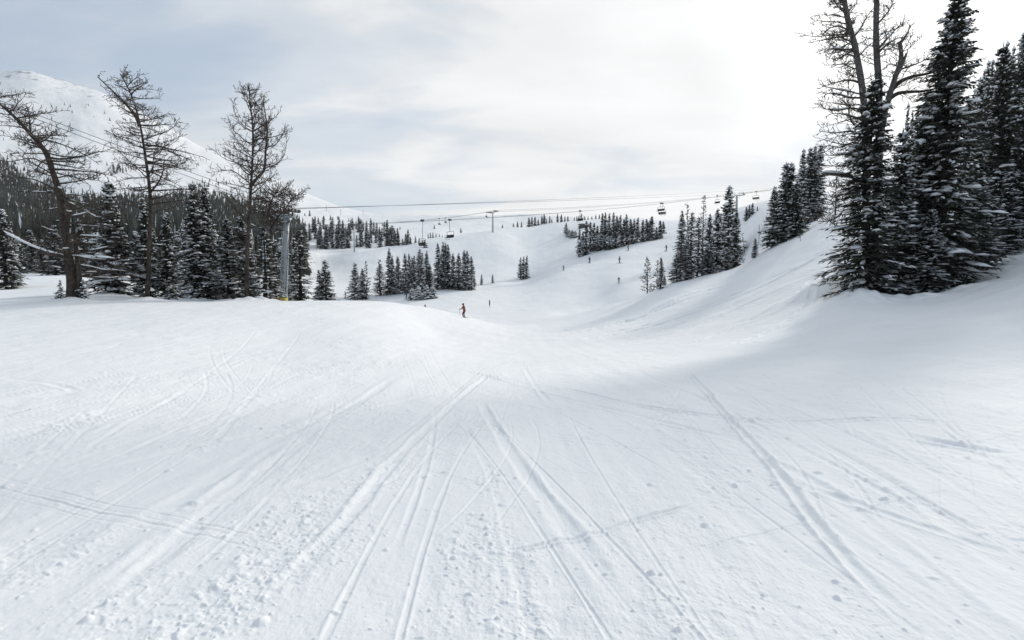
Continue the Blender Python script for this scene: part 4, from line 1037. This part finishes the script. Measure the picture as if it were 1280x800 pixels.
# near lift: from beyond the left edge over the pole among the larches to the tower on the brow
Y1 = 48; f1 = foot(353, Y1); h1 = at_top(365, 272, Y1).z - f1.z
Y2 = 205; x2 = float(pix(921, 250, Y2)[0]); z2 = ground_z(x2, Y2); h2 = at_top(921, 245, Y2).z - z2
dA = Vector((x2 - f1.x, Y2 - Y1, 0)).normalized()
e1 = tower(f1, h1, .31, dA, .75, 'thick pale blue-grey lift pole with a yellow padded foot, among the larches', 5, lean=(.55, 0), rs=.15)
e2 = tower((x2, Y2, z2), h2, .4, dA, 2.3, 'lift tower head with railed arms poking out behind the tallest fir on the brow', 8, detail=False)
dB = -dA
up0 = [Vector(pix(-60 + 24 * i, 96 - 5 * i, 33)) for i in range(2)]
A_R = []
for i in range(2):
    far = Vector(pix(1000 + 6 * i, 232 + 4 * i, 205))
    rope('lift_cable', e1[i], far, .55, .018, ('upper' if i else 'lower') + ' of the two long cables strung from the near pole across the sky', 'cables of the near lift', 60)
    up_ = e1[i] + (dB * 26) + Vector((0, 0, 6.0 - .3 * i))
    rope('lift_cable', e1[i], up_, .2, .018, ('left' if e1[i].x < e1[1 - i].x else 'right') + ' of the twin cables climbing from the near pole to the upper left', 'cables climbing to the left')
# middle lift: passes behind the larches, carries the big chairs, runs over the tower on the brow
Y3 = 92; f3 = foot(332, Y3); h3 = at_top(332, 291, Y3).z - f3.z
dM = Vector((x2 - f3.x, Y2 - Y3, 0)).normalized()
e3 = tower(f3, h3, .35, dM, 1.6, 'lift tower all but hidden behind the firs left of the near pole', 5, detail=False, rs=.22)
M_R = []
for i in range(2):
    M_R.append((e3[i], e2[i], 1.6))
    nm = 'near' if e3[i].y < e3[1 - i].y else 'far'
    rope('lift_cable', e3[i], e2[i], 1.6, .026, f'{nm} one of the twin cables carrying the big chairs to the tower on the brow', 'cables of the middle lift', 60)
    end = e2[i] + dM * 120 + Vector((0, 0, 24))
    rope('lift_cable', e2[i], end, 1.5, .045, f'{nm} one of the twin cables leaving the tower on the brow uphill', 'cables leaving the brow')

# far lift over the open hill
YB1, YB2 = 240, 305
g1 = hit(443, 315); YB1 = g1[1]; bB1 = Vector((g1[0], g1[1], ground_z(g1[0], g1[1])))
xb2 = float(pix(616, 285, YB2)[0]); bB2 = Vector((xb2, YB2, ground_z(xb2, YB2)))
hb1 = at_top(443, 283, YB1).z - bB1.z; hb2 = at_top(616, 266, YB2).z - bB2.z
dC = Vector((bB2.x - bB1.x, bB2.y - bB1.y, 0)).normalized()
eb1 = tower(bB1, hb1, .33, dC, 2.6, 'slim grey lift tower at the top of the white slope before the far wooded band', 5, detail=False, rs=.3)
eb2 = tower(bB2, hb2, .40, dC, 3.6, 'lift tower with a T-shaped head on the crest of the open hill', 5, detail=False, rs=.3)
B_R = []
for i in range(2):
    B_R.append((eb1[i], eb2[i], 1.2))
    nm = 'near' if eb1[i].y < eb1[1 - i].y else 'far'
    rope('lift_cable', eb1[i], eb2[i], 1.2, .05, f'{nm} one of the twin cables between the slim tower and the T-headed tower', 'cables of the far lift')
    rope('lift_cable', eb1[i], eb1[i] - dC * 150 - Vector((0, 0, 2)), 2, .05, f'{nm} one of the twin cables running left from the slim tower behind the larches', 'cables of the far lift')
    rope('lift_cable', eb2[i], eb2[i] + dC * 260 + Vector((0, 0, 34)), 3, .05, f'{nm} one of the twin cables running right and uphill from the T-headed tower', 'cables of the far lift')

# ------------------------------------------------------------------ people
def skinned(verts, edges, radii, mats, pick, name):
    me = bpy.data.meshes.new(name + '_rig'); me.from_pydata(verts, edges, []); me.update()
    ob = bpy.data.objects.new(name + '_rig', me); C.objects.link(ob)
    sk = ob.modifiers.new('s', 'SKIN'); sub = ob.modifiers.new('u', 'SUBSURF'); sub.levels = 1; sub.render_levels = 1
    sv = me.skin_vertices[0].data
    for i, r in enumerate(radii): sv[i].radius = (r, r)
    sv[0].use_root = True
    dg = bpy.context.evaluated_depsgraph_get(); dg.update()
    out = bpy.data.meshes.new_from_object(ob.evaluated_get(dg))
    bpy.data.objects.remove(ob); bpy.data.meshes.remove(me)
    out.name = name; out.materials.clear()
    for m in mats: out.materials.append(M[m])
    for p in out.polygons: p.material_index = pick(p.center); p.use_smooth = True
    return out

def person(loc, rz, jacket, trousers, helmet, label, pose='ski', skis=True, board=False, poles=True, group=None, scale=1.0, ski_col='black'):
    o = empty('person', loc, rz); o.scale = (scale,) * 3        # faces +y
    if pose == 'sit': kn, hp, ank = Vector((0, .44, .50)), Vector((0, 0, .5)), Vector((0, .50, .06))
    else: kn, hp, ank = Vector((0, .12, .50)), Vector((0, -.10, .92)), Vector((0, 0, .08))
    ch = hp + (Vector((0, .16, .46)) if pose != 'sit' else Vector((0, .0, .5)))
    nk = ch + Vector((0, .03, .13)); hd = nk + Vector((0, .03, .16))
    V = [hp, hp + (ch - hp) * .5, ch, nk, hd + Vector((0, .01, -.03)), hd + Vector((0, .0, .09))]; Rr = [.155, .16, .175, .065, .095, .085]
    E = [(0, 1), (1, 2), (2, 3), (3, 4), (4, 5)]
    for s in (-1, 1):
        n = len(V)
        V += [hp + Vector((s * .10, .01, -.06)), Vector((s * .13, kn.y, kn.z)), Vector((s * .13, ank.y, ank.z)), Vector((s * .13, ank.y + .16, ank.z - .02))]; Rr += [.115, .082, .065, .06]
        E += [(0, n), (n, n + 1), (n + 1, n + 2), (n + 2, n + 3)]
        n = len(V); sh = ch + Vector((s * .19, 0, .02))
        el_ = sh + Vector((s * .12, .06, -.26)); ha = el_ + Vector((s * .04, .24, -.10)); tip = ha + Vector((0, .09, -.02))
        V += [sh, el_, ha, tip]; Rr += [.078, .06, .048, .04]; E += [(2, n), (n, n + 1), (n + 1, n + 2), (n + 2, n + 3)]
    hz, wz = hd.z - .075, hp.z - .02
    def pick(c):
        if c.z > hz: return 2
        if pose == 'sit': return 1 if (c.y > .2 and c.z < .66) or c.z < hp.z - .05 else 0
        return 0 if c.z > wz - .05 or abs(c.x) > .24 else 1
    body = bpy.data.objects.new('body', skinned([tuple(v) for v in V], E, Rr, [jacket, trousers, 'skin'], pick, 'body')); C.objects.link(body); body.parent = o
    mb = MB(); mb.ball(hd + Vector((0, -.015, .045)), (.125, .145, .125), 12, 8); mb.build('helmet', M[helmet], o)
    mb = MB(); mb.box(hd + Vector((0, .115, .0)), (.17, .06, .075)); mb.build('goggles', M['visor'], o)
    if skis:
        for s in (-1, 1):
            mb = MB(); x = s * .13
            mb.box((x, .05, .02), (.085, 1.5, .025)); mb.box((x, .86, .06), (.08, .18, .02), rot=None)
            mb.box((x, ank.y + .05, .07), (.10, .32, .10)); mb.build('ski', M[ski_col], o, False)
    if board:
        mb = MB(); mb.box((0, ank.y + .05, .02), (1.5, .27, .025)); mb.box((.2, ank.y + .05, .05), (.14, .3, .07)); mb.box((-.2, ank.y + .05, .05), (.14, .3, .07)); mb.build('snowboard', M[ski_col], o, False)
    if poles:
        for s in (-1, 1):
            ha = ch + Vector((s * .35, .36, -.34)); mb = MB(); mb.tube([ha + Vector((0, .03, .08)), Vector((s * .42, ha.y - .15, .0))], .014, 5)
            mb.tube([Vector((s * .42, ha.y - .14, .10)), Vector((s * .42, ha.y - .14, .115))], .05, 8); mb.build('ski_pole', M['dark_metal'], o)
    return tag(o, label, 'person', group)

def skier(px, py, hpx, rz, *a, Y=None, **k):
    h = hit(px, py) if Y is None else pix(px, py, Y)
    z = ground_z(h[0], h[1]); sc_ = (hpx * h[1] / F) / 1.72
    return person((h[0], h[1], z), rz, *a, scale=min(1.25, max(.85, sc_)), **k)

G_S = 'skiers out on the slopes'
skier(580, 397, 12, 1.0, 'rust', 'maroon', 'black', 'person in a rust-red jacket and dark red trousers skiing over the near hump', group=G_S, ski_col='grey')
skier(432, 373, 8, 2.0, 'navy', 'black', 'black', 'dark-clad person standing at the left end of the long clump of firs', group=G_S)
skier(457, 372, 11, -1.4, 'black', 'black', 'black', 'person in black carrying poles beside the bare larch of the long clump', group=G_S)
skier(508, 374, 9, 2.6, 'navy', 'grey', 'black', 'person in dark blue partly hidden by the snow-caked young firs', group=G_S)
skier(531.5, 386, 10, .3, 'black', 'navy', 'black', 'person whose dark helmet just shows above the near hump', group=G_S, Y=75.3)
skier(704.5, 338, 6, .6, 'navy', 'black', 'black', 'smallest dark person, low on the open hill near the hollow', group=G_S)
skier(737, 329, 8, 2.4, 'black', 'navy', 'black', 'dark person below the front row of the hill wood', group=G_S)
skier(774, 329, 9, -2.2, 'black', 'black', 'grey', 'person all in black turning in the middle of the open run', group=G_S)
skier(773.5, 354, 7.5, 2.9, 'olive', 'olive', 'black', 'person in olive green lowest on the open run above the small bare larch', group=G_S)
skier(785, 313, 8, -1.2, 'grey', 'navy', 'black', 'person leaning into a turn right under the hill wood', group=G_S)
skier(833, 314, 8, 2.2, 'black', 'grey', 'black', 'dark person near the upper right edge of the run', group=G_S)

# thin marker post in the dip
h = hit(612, 384); b = Vector((h[0], h[1], ground_z(h[0], h[1])))
o = empty('marker_post', b); mb = MB(); mb.tube([(0, 0, -.3), (0, 0, .5)], .06, 8); mb.build('stake', M['wood'], o)
mb = MB(); mb.tube([(0, 0, .5), (0, 0, 1.45)], .13, 10); mb.ball((0, 0, 1.45), .13, 10, 6); mb.build('red_sleeve', M['maroon'], o); tag(o, 'dark red marker post standing alone in the dip beyond the hump', 'post')
def pole(px, top, base, Y, r, label, sign=False):
    if Y is None: Y = hit(px, base)[1]
    x = float(pix(px, base, Y)[0]); z = ground_z(x, Y); H = pix(px, top, Y)[2] - z
    o = empty('trail_pole', (x, Y, z)); mb = MB(); mb.tube([(0, 0, -.3), (0, 0, H)], [r, r * .9], 8); mb.ball((0, 0, H), r, 8, 5); mb.build('pole', M['dark_metal' if r < .1 else 'galv'], o)
    mb = MB()
    if sign: mb.box((0, -.06, H * .62), (.75, .03, .28)); mb.build('sign_board', M['dark_metal'], o)
    else: mb.tube([(0, 0, H * .8), (0, 0, H * .8 + .18)], r * 1.35, 8); mb.build('band', M['wood'], o)
    tag(o, label, 'pole')
pole(948.5, 281, 306, None, .05, 'thin pole with a small board beside the small lone fir right of the brow', True)
pole(396, 301, 313, None, .18, 'pale thin pole in front of the far wooded band')

# ------------------------------------------------------------------ chairs
def chair(a, b, sag, t, nseat, label, group, drop=3.2, riders=None, face=1):
    p = rope_pt(a, b, t, sag); d = (b - a); d.z = 0; d.normalize(); rz = math.atan2(-d.x, d.y) + (0 if face > 0 else math.pi)
    o = empty('lift_chair', p, rz); w_ = .55 * nseat + .1      # rides along local y, seats face +y
    mb = MB(); mb.box((0, 0, .02), (.16, .75, .26)); mb.tube([(-.12, -.25, .12), (.12, -.25, .12)], .14, 10); mb.tube([(-.12, .25, .12), (.12, .25, .12)], .14, 10)
    mb.box((.1, 0, .22), (.45, .55, .10)); mb.build('grip', M['dark_metal'], o)
    mb = MB(); mb.tube([(.1, 0, 0), (.16, 0, -.5), (.1, .0, -1.1), (0, 0, -drop + 1.25)], .065, 7); mb.build('hanger_arm', M['galv'], o)
    z = -drop
    mb = MB(); x = w_ / 2
    mb.tube(smooth_line([(0, -.1, z + 1.25), (x * .7, -.12, z + 1.25), (x, -.12, z + 1.08), (x, -.15, z + .4), (x, .0, z - .02), (x, .5, z)], 3), .042, 6)
    mb.tube(smooth_line([(0, -.1, z + 1.25), (-x * .7, -.12, z + 1.25), (-x, -.12, z + 1.08), (-x, -.15, z + .4), (-x, .0, z - .02), (-x, .5, z)], 3), .042, 6); mb.build('frame', M['dark_metal'], o)
    mb = MB(); mb.box((0, .23, z), (w_, .52, .12)); mb.build('seat', M['rubber'], o)
    mb = MB(); mb.box((0, -.10, z + .34), (w_, .09, .50), rot=None); mb.build('backrest', M['rubber'], o)
    mb = MB(); mb.tube(smooth_line([(x, -.1, z + .5), (x, .42, z + .42), (x * .9, .5, z + .38), (-x * .9, .5, z + .38), (-x, .42, z + .42), (-x, -.1, z + .5)], 3), .025, 5)
    mb.tube([(-x * .8, .62, z - .45), (x * .8, .62, z - .45)], .025, 5); mb.tube([(x * .45, .5, z + .38), (x * .45, .62, z - .45)], .02, 5); mb.tube([(-x * .45, .5, z + .38), (-x * .45, .62, z - .45)], .02, 5)
    mb.build('safety_bar', M['dark_metal'], o)
    tag(o, label, 'chairlift chair', group)
    if riders:
        for k, (j, tr, lab) in enumerate(riders):
            off = Vector((-.55 * (len(riders) - 1) / 2 + .55 * k * 1.15, .12, z - .42))
            ca, sa = math.cos(rz), math.sin(rz)
            person(p + Vector((off.x * ca - off.y * sa, off.x * sa + off.y * ca, off.z)), rz, j, tr, 'black', lab, 'sit', True, False, False, 'riders on the chairlift')
    return o

def t_at(a, b, px):
    best = min((abs((640 + F * q.x / (q.y * CT - q.z * ST)) - px), i) for i, q in ((i, a.lerp(b, i / 400)) for i in range(401)))
    return best[1] / 400
near = 0 if e3[0].y < e3[1].y else 1
G_C = 'chairs hanging from the middle lift'
def hang(k, px, n, label, drop, riders=None, face=1):
    a, b, s_ = M_R[k]; chair(a, b, s_, t_at(a, b, px), n, label, G_C, drop, riders, face)
hang(near, 527, 4, 'lift chair with two riders in green and dark clothes above the long clump of firs', 4.7, [('green', 'black', 'seated person in a green jacket on the left of the occupied lift chair'), ('olive', 'teal', 'seated person in olive and teal on the right of the occupied lift chair')])
hang(1 - near, 562, 4, 'large empty lift chair hanging left of the T-headed tower', 3.6, None, -1)
hang(1 - near, 726, 3, 'small chair above the snowed-in hut on the hill', 2.4, None, -1)
hang(1 - near, 826, 4, 'empty chair, upper of the pair hanging above the right end of the hill wood', 2.2, None, -1)
hang(near, 828.5, 4, 'chair with dangling frame, lower of the pair above the right end of the hill wood', 3.0)
hang(1 - near, 897, 3, 'chair half hidden by the left side of the tallest fir on the brow', 2.4, None, -1)
aU = Vector(e2[near]); bU = aU + dM * 120 + Vector((0, 0, 24)); chair(aU, bU, 1.5, t_at(aU, bU, 945), 4, 'chair against the sky right of the tower head on the brow', G_C, 2.6)
G_C = 'small chairs of the far lift'
nB = 0 if eb1[0].y < eb1[1].y else 1
a, b, s_ = B_R[1 - nB]
chair(a, b, s_, t_at(a, b, 549), 4, 'small far chair with a flat seat, between the two big chairs', G_C, 2.8)
chair(a, b, s_, t_at(a, b, 557), 4, 'small dark far chair just left of the large empty chair', G_C, 2.2)
chair(a, b, s_, t_at(a, b, 608), 3, 'small far chair touching the left arm of the T-headed tower', G_C, 2.4)

# snowed-in hut at the edge of the hill wood
Yh = hit(731, 284)[1] if hit(731, 284) is not None else 330
p = pix(730, 283, Yh); gz = ground_z(p[0], Yh); o = empty('snow_hut', (p[0], Yh, gz), .12)
mb = MB(); mb.box((0, 0, -.2), (5.4, 3.6, 2.4)); mb.build('wall', M['wood'], o, False)
mb = MB(); mb.quad((-3, -2.1, 1.2), (3, -2.1, 1.28), (3, 2.1, 1.9), (-3, 2.1, 1.82)); mb.quad((-3, 2.1, 1.62), (3, 2.1, 1.7), (3, -2.1, 1.05), (-3, -2.1, .98)); mb.quad((-3, -2.1, .98), (3, -2.1, 1.05), (3, -2.1, 1.28), (-3, -2.1, 1.2)); mb.quad((3, -2.1, 1.05), (3, 2.1, 1.7), (3, 2.1, 1.9), (3, -2.1, 1.28)); mb.quad((-3, 2.1, 1.62), (-3, -2.1, .98), (-3, -2.1, 1.2), (-3, 2.1, 1.82)); mb.build('roof', M['wood'], o, False)
mb = MB()
pts = [(-3.2 + 6.4 * i / 8, 0, 1.75 + .06 * math.sin(i)) for i in range(9)]; snow_strip(mb, pts, 5.2, .55, random.Random(4)); mb.build('roof_snow', M['tree_snow'], o)
tag(o, 'low dark hut under a thick snow roof at the left edge of the hill wood', 'hut')

# far small lift masts on the mountain's shoulder
for px, top, base, lab in ((408, 258, 264, 'leftmost faint lift mast high on the white shoulder of the mountain'), (426, 263, 269, 'middle faint lift mast on the white shoulder of the mountain'), (454, 264, 269, 'rightmost faint lift mast at the end of the mountain ridge')):
    hh = hit(px, base)
    if hh is None: continue
    z = ground_z(hh[0], hh[1]); H = pix(px, top, hh[1])[2] - z
    tower((hh[0], hh[1], z), max(6, H), .35, (1, .3, 0), 2.2, lab, 3, detail=False, rs=.3)

# ------------------------------------------------------------------ thin mountain air
mb = MB(); mb.box((0, 0, 300), (6800, 6800, 760))
hz, hnt, hb = new_mat('mountain_air'); hnt.nodes.remove(hb)
vol = hnt.nodes.new('ShaderNodeVolumePrincipled'); vol.inputs['Density'].default_value = .00007; vol.inputs['Color'].default_value = (.93, .95, .98, 1); vol.inputs['Anisotropy'].default_value = .3
hnt.links.new(vol.outputs[0], hnt.nodes['Material Output'].inputs['Volume'])
tag(mb.build('haze', hz, None, False), 'thin pale haze of cold mountain air over the whole valley', 'haze', kind='stuff')
